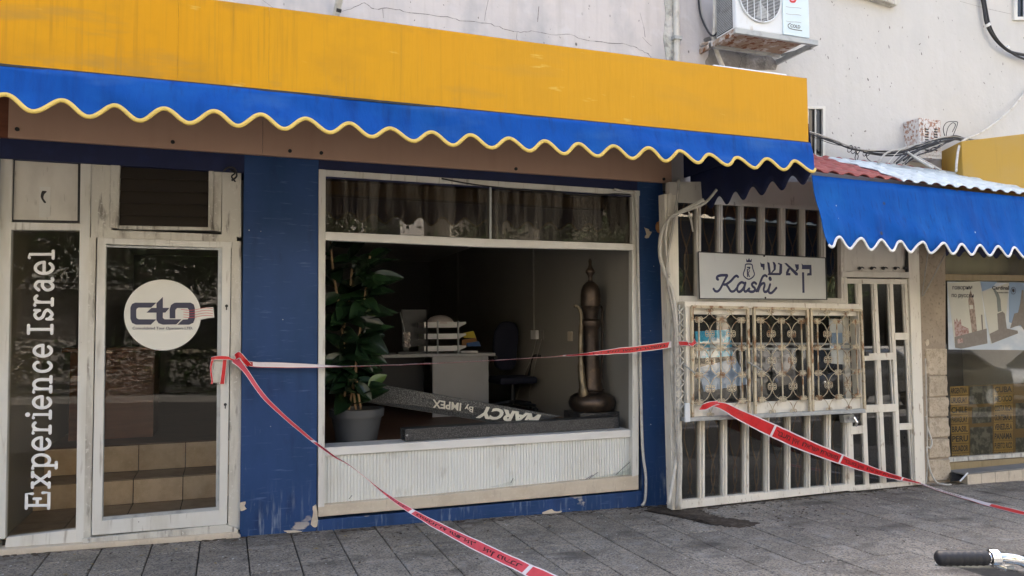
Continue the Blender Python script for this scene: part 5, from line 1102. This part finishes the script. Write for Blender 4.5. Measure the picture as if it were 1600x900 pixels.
bb('side_rail', (bx0, YA-.004, zb0-.045), (bx0+.03, -.003, zb0), 'rust'); bb('side_rail', (bx1-.03, YA-.004, zb0-.045), (bx1, -.003, zb0)); bb('drip_plate', (bx0+.031, YA-.004, zb0-.02), (bx1-.12, -.195, zb0-.012), 'rust')
zbr = at(1213, 88, 0).z
for x in (bx0+.012, bx1-.015):
    mb = MB(); mb.tube([(x, YA+.03, zb0-.05), (x, -.005, zbr)], .015, 4); mb.build('brace', M['galv'] if x > bx0+.1 else M['rust'], br)
cab('pipe', [(1118, -20, -.2), (1117, 40, -.18), (1116, 62, -.15), (1121, 85, -.12), (1131, 108, -.12)], .022, 'cablew', 'thick insulated pipe dropping from the air conditioner to the canopy roof', P=at, cat='pipe')
cab('cable', [(1090, -20, -.04), (1094, 20, -.04), (1104, 45, -.1), (1114, 56, -.2), (1124, 45, -.22), (1138, 10, -.28), (1142, -15, -.3)], .009, 'cable', 'black cable looping left of the air conditioner', P=at)
cab('cable', [(1092, -20, -.03), (1097, 25, -.03), (1112, 58, -.1), (1116, 66, -.15)], .012, 'cablegrey', 'grey cable beside the black loop left of the air conditioner', P=at)

# ================================================================== CABINET AND CABLES ON THE WALL
YB = -.2
cbx = thing('junction_cabinet', 'rust stained louvred metal cabinet on the wall above the tiled canopy', 'cabinet', at(1455, 250, -.1))
a, b = at(1436, 184, YB), at(1472, 249, YB)
mb = MB(); mb.box((a.x, YB, b.z), (b.x, -.002, a.z)); mb.build('casing', M['rustbox'], cbx, bevel=.004)
mb = MB(); mb.box((a.x+.03, YB-.012, b.z+.03), (b.x-.02, YB-.001, a.z-.03)); dr2 = mb.build('door', M['rustbox'], cbx, bevel=.003)
mb = MB()
for px in (1448, 1462):
    for i in range(9):
        p = at(px, 202+i*4.1, YB-.013); mb.box((p.x-.022, p.y-.004, p.z-.006), (p.x+.022, p.y+.002, p.z+.006))
mb.build('louvre_slots', M['dark'], dr2, kind='stuff')
random.seed(12)
main = [(1250, 205, -.12), (1268, 212, -.14), (1300, 222, -.16), (1328, 231, -.18), (1350, 236, -.22), (1380, 240, -.26), (1410, 238, -.3), (1440, 228, -.3), (1470, 220, -.28), (1492, 217, -.24), (1510, 220, -.15), (1536, 224, -.06)]
for i in range(9):
    k = random.uniform(-1, 1); pts = [(x, y+k*(3.2+.03*abs(x-1330)*.5)+random.uniform(-2.2, 2.2), Y+random.uniform(-.02, .02)) for x, y, Y in main]
    if i > 4: pts = pts[4:]
    cab('cable', pts, random.choice((.0035, .005, .008)), random.choice(('cable', 'cable', 'cable', 'cablegrey')), 'dark cable in the bundle sagging along the wall above the tiled canopy', P=at, group='dark cables bundled above the tiled canopy', n=5)
for i in range(9):
    x0_ = random.uniform(1386, 1415); pts = [(x0_, 254+random.uniform(-3, 3), -.4), (x0_+20, 240+random.uniform(-6, 5), -.36), (x0_+45, 230+random.uniform(-6, 6), -.34), (1475+random.uniform(-5, 5), 220+random.uniform(-5, 5), -.28), (1492, 218, -.25)]
    cab('cable', pts, random.choice((.004, .005, .008)), 'cable' if i < 7 else 'cablew', 'short loose cable end in the fan below the rusty cabinet', P=at, group='cable ends fanned below the cabinet', n=5)
for x, y in ((1328, 231), (1334, 233), (1340, 234), (1352, 237), (1356, 237)):
    mb = MB(); c = at(x, y, -.2); mb.tube([c+V((.01*math.sin(a), .03*math.cos(a), .035*math.sin(a)-.01)) for a in [i*.6 for i in range(11)]], .004, 5); tag(mb.build('cable_tie', M['cable'], None, smooth=True), 'wire tie twisted round the cable bundle near the barred window', 'cable tie', 'wire ties round the cable bundle')
mb = MB(); mb.tube(smoothpath([at(1337, 236, -.2), at(1341, 244, -.2), at(1338, 251, -.2), at(1336, 246, -.2), at(1339, 236, -.2)]), .004, 5); tag(mb.build('cable', M['cable'], None, smooth=True), 'small black wire loop hanging below the cable bundle near the barred window', 'cable'); mb = MB(); mb.tube(smoothpath([at(1353, 238, -.2), at(1355, 247, -.2), at(1362, 253, -.2), at(1374, 257, -.22)]), .004, 5)
tag(mb.build('cable', M['cable'], None, smooth=True), 'thin black wire dropping from the cable bundle onto the white tiles', 'cable')
cab('cable', [(1476, 212, -.2), (1474, 200, -.18), (1480, 191, -.18), (1494, 190, -.18), (1496, 194, -.2), (1490, 210, -.22), (1487, 216, -.24)], .004, 'cable', 'thin black wire loop standing up right of the cabinet', P=at, n=5)
cab('cable', [(1478, 214, -.2), (1481, 200, -.17), (1488, 192, -.17), (1493, 195, -.18), (1488, 206, -.2)], .004, 'cable', 'second smaller black wire loop right of the cabinet', P=at, n=5)
cab('cable', [(1620, 120, -.02), (1596, 152, -.06), (1570, 180, -.1), (1535, 206, -.15), (1505, 220, -.28), (1498, 232, -.42), (1495, 252, -.5), (1494, 268, -.55)], .012, 'cablew', 'pale grey cable curving down the wall into the tiled canopy', P=at)
cab('cable', [(1372, 254, -.35), (1384, 240, -.3), (1398, 235, -.28), (1414, 236, -.3), (1430, 244, -.38), (1450, 255, -.5), (1470, 266, -.6)], .011, 'cablegrey', 'beige cable arching over the tile roof in front of the cabinet', P=at)
cab('cable', [(1418, 238, -.36), (1436, 250, -.45), (1458, 262, -.6)], .012, 'cablew', 'white cable slanting down beside the beige arch', P=at)
cab('cable', [(1262, 236, -.1), (1272, 243, -.15), (1284, 247, -.25)], .014, 'cablew', 'white pipe stub bending behind the yellow canopy end', P=at)
cab('cable', [(1528, -30, -.05), (1537, 10, -.05), (1542, 38, -.06), (1556, 62, -.07), (1574, 78, -.07), (1590, 84, -.06), (1640, 92, -.06)], .017, 'cable', 'thick black cable sweeping across the top right wall', P=at)
cab('cable', [(1534, -30, -.05), (1541, 12, -.06), (1547, 40, -.07), (1560, 64, -.08), (1580, 82, -.07), (1600, 92, -.06), (1640, 104, -.06)], .012, 'cable', 'thinner black cable below the thick one at top right', P=at)
for x, y in ((1543, 39), (1573, 75)):
    mb = MB(); c = at(x, y, -.06); d = V((.55, 0, -.83)) if x < 1550 else V((.8, 0, -.6)); mb.tube([c-d*.016, c+d*.016], .03, 8); tag(mb.build('cable_tie', M['trimw'], None), ('upper' if x < 1550 else 'lower')+' white tie round the black cables at top right', 'cable tie')
# second yellow sign box further right
ztop = at(1500, 224, -.35).z; zbo = ztop-.62
pA, pB, pC = atz(1467, 231, ztop), atz(1500, 226, ztop), atz(1640, 220, ztop)
pA.y = max(min(pA.y, -.01), -.3)
pA = at(1470, 230, -.02); pB = at(1502, 226, -.42); pC = at(1640, 221, -1.0)
q = [V((p.x, p.y, ztop)) for p in (pA, pB, pC)]+[V((pC.x+.8, -.02, ztop))]
mb = MB(); mb.prism(q, (0, 0, -.75)); so2 = mb.build('sign_box', M['yellow2'], None, bevel=.006)
tag(so2, 'plain ochre sign box behind the white tiles at the right edge', 'sign box')

# ================================================================== POLICE TAPE
HEB = 'רבעמ ןיא   לארשי תרטשמ'
def tape(name, label, secs, seg=.62, t0=0., flip=False, pink=False, k=8, txt=True, anchor=None, wr=()):
    """secs: (upper edge point, lower edge point) along the band"""
    U = smoothpath([a for a, b in secs], k); Lw = smoothpath([b for a, b in secs], k)
    for i in range(len(U)):
        nz = V((0, .006*noise.noise(U[i]*7), .004*noise.noise(U[i]*9+V((3, 0, 0))))); wz = V((0, .006*noise.noise(Lw[i]*8+V((0, 5, 0))), .004*noise.noise(Lw[i]*10))); wd = min(1, (U[i]-Lw[i]).length/.05); U[i] = U[i]+nz*wd; Lw[i] = Lw[i]+wz*wd
    n = len(U); mid = [(U[i]+Lw[i])/2 for i in range(n)]; dist = [0]
    for i in range(1, n): dist.append(dist[-1]+(mid[i]-mid[i-1]).length)
    if anchor:
        def pxd(p):
            d = p-CAM; return (800+F*d.dot(RT)/d.dot(FW)-anchor[0])**2+(450-F*d.dot(UP)/d.dot(FW)-anchor[1])**2
        t0 = dist[min(range(n), key=lambda i: pxd(mid[i]))] % seg-seg
    mb = MB(); rows = (0, .09, .91, 1)
    for i in range(n):
        for r in rows: mb.v.append(U[i]+(Lw[i]-U[i])*r)
    for i in range(n-1):
        for r in range(3): mb.f.append([i*4+r, i*4+r+1, (i+1)*4+r+1, (i+1)*4+r]); mb.m.append((1 if r == 2 else 0) if wr and wr[0] <= i/k < wr[1] else 0 if r != 1 else 1)
    o = mb.build(name, [M['tape_w'], M['tape_pink' if pink else 'tape_r']], None, recalc=False)
    tag(o, label, 'tape', 'red and white police tape'); md = o.modifiers.new('t', 'SOLIDIFY'); md.thickness = .0008
    def pt(s, v, lift):
        s = max(0, min(dist[-1]-1e-4, s)); i = 0
        while i < n-2 and dist[i+1] < s: i += 1
        f = (s-dist[i])/max(1e-6, dist[i+1]-dist[i]); a = U[i]+(U[i+1]-U[i])*f; b = Lw[i]+(Lw[i+1]-Lw[i])*f
        nn = (U[i+1]-U[i]).cross(b-a+V((0, 0, -1e-5))).normalized()
        if nn.dot(CAM-a) < 0: nn = -nn
        return a+(b-a)*v+nn*lift
    tx = MB(); s = t0
    while s < dist[-1]:
        if s > 0 and s+.03 < dist[-1]: MB().add([pt(s, .05, .0016), pt(s+.028, .05, .0016), pt(s+.012, .95, .0016), pt(s-.016, .95, .0016)], [[0, 1, 2, 3]]).build('stripe', M['tape_w'], o, recalc=False)
        if txt:
            g = .05; W = seg-.09
            def fn(u, v): 
                uu = 1-u if flip else u; return pt(s+g+uu*W, .80-.56*v, .0014)
            if s+g > 0 and s+g+W < dist[-1]:
                text(tx, HEB, fn, bold=.02)
                c = s+g+W*.415
                tx.add([pt(c+.012*math.cos(a)*(1 if j % 2 else .5), .5+.3*math.sin(a)*(1 if j % 2 else .5), .0014) for j, a in enumerate([i*math.pi/6 for i in range(12)])], [list(range(12))])
        s += seg
    if tx.v: tx.build('lettering', M['tape_ink'], o, recalc=False)
    return o
def ep(x0, y0, x1, y1, Y, Y2=None): return (at(x0, y0, Y), at(x1, y1, Y if Y2 is None else Y2))
def ek(x0, y0, x1, y1, off): return (Kp(x0, y0, off), Kp(x1, y1, off))
tape('police_tape', 'police tape stretched level from the door lock past the smashed window to the grille', [ep(368, 556, 372, 566, -.03), ep(395, 565, 395, 573, -.06), ep(440, 566.5, 440, 574.5, -.07), ep(490, 569, 490, 574.5, -.07), ep(540, 571.5, 540, 573.2, -.07, -.12), ep(640, 568.5, 640, 569.8, -.07, -.13), ep(760, 563, 760, 563.9, -.08, -.14), ep(850, 557.5, 850, 558.6, -.1, -.15), ep(910, 552, 910, 555.5, -.12, -.14), ep(960, 544.5, 960, 553.5, -.16), ep(1010, 538.5, 1010, 549, -.22), ep(1050, 533.5, 1050, 543, -.3), ep(1068, 533, 1068, 540, -.36), ep(1080, 535.5, 1080, 541, -.38)], seg=.95, anchor=(1046, 538), wr=(1, 7))
tape('police_tape', 'slack police tape running from the door lock down to the pavement in the foreground', [ep(372, 556, 362, 566, -.05), ep(387, 577, 379, 580, -.1), ep(418, 621, 412, 624.5, -.2), ep(469, 669, 464, 671.5, -.4, -.42), ep(519, 709, 516, 711, -.62, -.64), ep(545, 725.2, 544, 726.2, -.72, -.76), ep(575, 749, 574.5, 750, -.86, -.92), ep(615, 778, 612, 782, -1.05), ep(670, 808, 664, 817, -1.3), ep(740, 841, 732, 855, -1.6), ep(820, 877, 810, 894, -1.95), ep(880, 903, 868, 925, -2.2), ep(960, 940, 945, 966, -2.5)], seg=.95, anchor=(826, 882), flip=True, pink=True)
tape('police_tape', 'bright red police tape slanting from the grille foot to the steel door sill and pavement', [ek(1118, 628, 1116, 636, .24), ek(1135, 630, 1128, 641, .24), ek(1165, 643, 1158, 659, .23), ek(1205, 660, 1198, 680, .21), ek(1255, 683, 1249, 703, .18), ek(1310, 707, 1305, 723, .14), ek(1360, 728, 1357, 739, .10), ek(1400, 742, 1398, 749, .07), ek(1430, 751.5, 1429, 754.5, .05), ek(1444, 756, 1443, 758.2, .05), (atg(1470, 765, .012), atg(1466, 767, .006)), (atg(1520, 779, .012), atg(1515, 782, .006)), (atg(1570, 792, .012), atg(1565, 796.5, .006)), (atg(1640, 808, .012), atg(1635, 813, .006))], seg=.95, anchor=(1206, 670), wr=(8.6, 11.6))
tape('tape_knot', 'short red tape end tied to the grille foot above the slanting tape', [ek(1092, 641, 1096, 634, .23), ek(1103, 640, 1100, 630, .25), ek(1115, 634, 1112, 627, .26), ek(1124, 632, 1121, 627, .24)], txt=False)
tape('tape_knot', 'red tape bow knotted beside the door frame on the blue pillar', [ep(366, 553, 370, 562, -.06), ep(374, 549, 374, 560, -.09), ep(385, 560, 379, 566, -.1), ep(393, 569, 386, 573, -.07)], txt=False)
tape('tape_knot', 'red tape tied to the left edge of the grille at eye level', [ek(1072, 531, 1075, 539, .22), ek(1080, 541, 1083, 534, .25), ek(1088, 537, 1085, 529, .22)], txt=False)
tape('tape_loop', 'red and white tape wrapped around the lock box on the glass door', [ep(330, 558, 330, 563, -.03), ep(340, 556, 340, 562, -.05), ep(356, 556.5, 356, 562, -.055), ep(362, 560, 362, 563.5, -.05), ep(374, 563, 372, 568, -.05)], txt=False)
tape('tape_loop', 'vertical band of red tape down the front of the lock box', [ep(355, 561, 348, 561, -.028), ep(353, 580, 346, 580, -.028), ep(351, 600, 343, 600, -.027)], txt=False)
tape('tape_loop', 'white twisted tape edge hanging left of the lock box', [ep(330, 562, 335, 561, -.03), ep(328, 575, 331, 575, -.03), ep(330, 595, 333, 595, -.03), ep(329, 599, 332, 600, -.03)], txt=False)

# ================================================================== BICYCLE (only its left handlebar grip is in the frame)
g0, g1 = atz(1463, 872, 1.0), atz(1553, 873, 1.005)
ax = (g1-g0).normalized(); ax.z = 0; ax = RT.copy(); ax.z = 0; ax.normalize(); fwd = V((ax.y*-1, ax.x, 0)); fwd = V((-ax.y, ax.x, 0))
g1 = g0+ax*(g1-g0).length+V((0, 0, -.0))
bk = thing('bicycle', 'bicycle whose black handlebar grip and chrome bar enter at the lower right', 'bicycle', (g1.x+.4, g1.y, zg(g1.x)))
gl_ = (g1-g0).length
mb = MB(); n = 24; pts = [g0+ax*(gl_*i/n) for i in range(n+1)]; rad = [(.0165+.0009*math.cos(i*2.1)) if 0 < i < n else .011 for i in range(n+1)]; rad[1] = .0158
mb.tube(pts, rad, 14); mb.build('grip', M['grip'], bk, smooth=True)
cc = g1+ax*.006
mb = MB(); mb.tube([cc-ax*.004, cc+ax*.016], .0175, 14); mb.tube([cc+V((0, 0, -.012))-ax*.0, cc+V((0, 0, -.024))+ax*.03], .007, 8); mb.build('lever_clamp', M['chrome'], bk, bevel=.002)
mb = MB(); mb.tube(smoothpath([cc+V((0, 0, -.022))+ax*.05, cc+fwd*.02+V((0, 0, -.024))+ax*.01, cc+fwd*.03+V((0, 0, -.026))-ax*.04, cc+fwd*.04+V((0, 0, -.024))-ax*.1]), .005, 8); mb.build('brake_lever', M['galv'], bk, smooth=True)
mid = g1+ax*.26+fwd*.05
bars = smoothpath([g1, g1+ax*.06+V((0, 0, -.004)), g1+ax*.12+fwd*.03+V((0, 0, -.03)), g1+ax*.20+fwd*.08+V((0, 0, -.05)), g1+ax*.28+fwd*.09+V((0, 0, -.05)), g1+ax*.36+fwd*.08+V((0, 0, -.05)), g1+ax*.44+fwd*.03+V((0, 0, -.03)), g1+ax*.50, g1+ax*.56])
mb = MB(); mb.tube(bars, .0112, 12); mb.build('handlebar', M['chrome'], bk, smooth=True)
ge = g1+ax*.56; mb = MB(); mb.tube([ge, ge+ax*gl_], .0165, 12); mb.build('grip', M['grip'], bk, smooth=True)
hc = g1+ax*.28+fwd*.09+V((0, 0, -.05)); zgd = zg(hc.x)
def bt(nm, pts, r, m, n=10): 
    mb = MB(); mb.tube(pts, r, n); return mb.build(nm, M[m], bk, smooth=True)
def lp(f, z): p = hc+fwd*f; return V((p.x, p.y, z))
hz = zgd+.33; bt('stem', [hc, lp(-.04, zgd+.86), lp(-.01, zgd+.72)], .014, 'chrome')
bt('fork', [lp(-.01, zgd+.74), lp(.1, zgd+.55), lp(.2, hz)], .016, 'bikepaint')
bt('frame_tube', [lp(-.01, zgd+.72), lp(-.42, zgd+.32)], .018, 'bikepaint'); bt('frame_tube', [lp(-.42, zgd+.32), lp(-.62, zgd+.86)], .016, 'bikepaint'); bt('frame_tube', [lp(-.02, zgd+.78), lp(-.58, zgd+.7)], .016, 'bikepaint'); bt('frame_tube', [lp(-.42, zgd+.32), lp(-.88, hz)], .012, 'bikepaint')
mb = MB(); mb.ball(lp(-.64, zgd+.9), .12, 8, sc=(.8, 1.1, .35)); mb.build('saddle', M['rubber'], bk, smooth=True)
for f in (.2, -.88):
    c = lp(f, hz)
    mb = MB(); mb.tube([c+fwd*.31*math.cos(a)+V((0, 0, .31*math.sin(a))) for a in [2*math.pi*i/40 for i in range(41)]], .02, 8); wh = mb.build('wheel', M['rubber'], bk, smooth=True)
    mb = MB()
    for i in range(14): a = i*.4488; mb.tube([c, c+fwd*.29*math.cos(a)+V((0, 0, .29*math.sin(a)))], .0016, 4)
    mb.build('spokes', M['chrome'], wh)
bt('kickstand', [lp(-.42, zgd+.3), lp(-.38, zgd)+ax*.15], .009, 'chrome')

# ================================================================== ACROSS THE STREET (seen mirrored in the glass)
def tree(x, y, h, cr, label, seed):
    rr = random.Random(seed); t = thing('street_tree', label, 'tree', (x, y, zg(x)), 'trees across the street')
    mb = MB(); b = V((x, y, zg(x))); top = b+V((rr.uniform(-.2, .2), 0, h*.36)); mb.tube(smoothpath([b, b+(top-b)*.5+V((.08, 0, 0)), top]), [.2]*6+[.16]*7, 9)
    cl = []
    for i in range(7):
        a = i*.9; e = top+V((cr*.75*math.cos(a), cr*.75*math.sin(a), h*.25*rr.uniform(.5, 1.3))); mb.tube(smoothpath([top, top+(e-top)*.5+V((0, 0, .2)), e]), [.09]*6+[.07]*6+[.03], 6); cl.append(e)
    mb.build('trunk', M['bark'], t, smooth=True)
    mb = MB(); cl += [top+V((rr.gauss(0, cr*.45), rr.gauss(0, cr*.45), h*.3*rr.uniform(.3, 1.5))) for _ in range(22)]
    for c in cl:
        for _ in range(170):
            p = c+V((rr.gauss(0, .42), rr.gauss(0, .42), rr.gauss(0, .34))); s = rr.uniform(.05, .12); d = V((rr.gauss(0, 1), rr.gauss(0, 1), rr.gauss(0, .6))).normalized(); u = d.orthogonal().normalized()
            mb.add([p-d*s, p+u*s*.5, p+d*s, p-u*s*.5], [[0, 1, 2, 3]])
    mb.build('crown', M['crown'], t, recalc=False)
for i, (x, y, h, cr, l) in enumerate(((-9, -14.6, 6.5, 2.0, 'leafy street tree across the road, leftmost of the row'), (-5.2, -15.2, 5.2, 2.1, 'low wide street tree across the road, second from the left'), (-1.6, -14.6, 5.6, 2.0, 'street tree across the road straight opposite the glass door'), (2.2, -15.4, 6.4, 2.2, 'broad street tree across the road opposite the display window'), (6.5, -14.8, 5.2, 2.0, 'lower street tree across the road right of the broad one'), (11.5, -15.0, 6.2, 2.0, 'street tree across the road behind the white car'), (17, -15.4, 6.6, 2.0, 'tall street tree across the road near the right block'), (23, -15.2, 6.0, 2.0, 'last street tree at the right end of the row'))): tree(x, y, h, cr, l, i)
rr = random.Random(77); mb = MB()
for _ in range(5200):
    p = V((rr.uniform(-7, 3.2), -14.1+rr.gauss(0, .22), zg(0)+abs(rr.gauss(.75, .45)))); s_ = rr.uniform(.05, .1); d = V((rr.gauss(0, 1), rr.gauss(0, 1), rr.gauss(0, .7))).normalized(); u = d.orthogonal().normalized()
    mb.add([p-d*s_, p+u*s_*.55, p+d*s_, p-u*s_*.55], [[0, 1, 2, 3]])
tag(mb.build('hedge', M['crown'], None, recalc=False), 'dark green hedge added across the road to darken the reflection in the door glass', 'hedge')  # added to darken the sunlit road mirrored in the door pane
def car(x, y, m, label):
    z = zg(x)-.13; c = thing('parked_car', label, 'car', (x, y, z), 'cars parked along the street')
    pr_ = [(-2.1, .35), (-2.15, .62), (-2.0, .82), (-1.2, .93), (-.55, 1.38), (.75, 1.42), (1.55, 1.0), (2.05, .92), (2.12, .6), (2.1, .35)]
    mb = MB(); mb.prism([(x+a, y-.82, z+b) for a, b in pr_], (0, 1.64, 0)); mb.build('body', M[m], c, bevel=.09, smooth=True)
    mb = MB()
    for yy in (y-.835, y+.815): mb.prism([(x-1.0, yy, z+.96), (x-.5, yy, z+1.3), (x+.7, yy, z+1.33), (x+1.3, yy, z+1.0)], (0, .02, 0))
    mb.build('side_glass', M['glassdark'], c)
    mb = MB(); mb.prism([(x-1.17, y-.68, z+.99), (x-.6, y-.62, z+1.36), (x-.6, y+.62, z+1.36), (x-1.17, y+.68, z+.99)], (-.03, 0, .02)); mb.build('windscreen', M['glassdark'], c)
    for wx in (-1.3, 1.3):
        for wy in (-.84, .64):
            mb = MB(); mb.tube([(x+wx, y+wy, z+.32), (x+wx, y+wy+.2, z+.32)], .32, 20); wh = mb.build('wheel', M['rubber'], c); mb = MB(); mb.tube([(x+wx, y+wy-.005, z+.32), (x+wx, y+wy+.205, z+.32)], .19, 14); mb.build('rim', M['galv'], wh)
    for s in (-.55, .55):
        mb = MB(); mb.ball((x-2.08, y+s, z+.7), .12, 6, sc=(.5, 1.2, .7)); mb.build('headlight', M['chrome'], c)
car(15.2, -7.4, 'carblack', 'black car parked along the near kerb, mirrored in the poster window'); car(20.2, -7.4, 'carwhite', 'white car parked along the near kerb behind the black one'); car(8.5, -12.4, 'carwhite', 'white car parked across the road facing the shops')
def farhouse(x0, x1, y, h, m, label):
    z = zg(0); b = thing('apartment_block', label, 'building', ((x0+x1)/2, y-4, z-.2), 'buildings across the street')
    mb = MB(); mb.box((x0, y-8, z-.5), (x1, y, h)); mb.build('wall', M[m], b)
    fl = int(h/3.1); n = int((x1-x0)/2.6)
    for f in range(fl):
        for i in range(n):
            cx_ = x0+(i+.5)*(x1-x0)/n; zz_ = f*3.1+1.0
            mb = MB(); mb.box((cx_-.65, y+.002, zz_), (cx_+.65, y+.03, zz_+1.4)); wn = mb.build('window', M['glassdark'], b)
            mb = MB(); mb.box((cx_-.75, y+.032, zz_-.1), (cx_+.75, y+.16, zz_-.005)); mb.build('sill', M['cream'], wn)
    for f in range(1, fl):
        mb = MB(); mb.box((x0+.5, y+.2, f*3.1-.1), ((x0+x1)/2-1, y+1.2, f*3.1+.05)); bl = mb.build('balcony', M['concrete'], b); mb = MB(); mb.box((x0+.5, y+1.15, f*3.1+.052), ((x0+x1)/2-1, y+1.2, f*3.1+.9)); mb.build('railing', M['frame'], bl)
farhouse(-26, -9, -20.5, 10, 'far1', 'sunlit cream apartment block across the street, left one'); farhouse(-8, 6.5, -20.5, 7.5, 'far2', 'low grey apartment block in the middle across the street'); farhouse(7.5, 24, -20.5, 13, 'far1', 'tall cream apartment block across the street, right one')
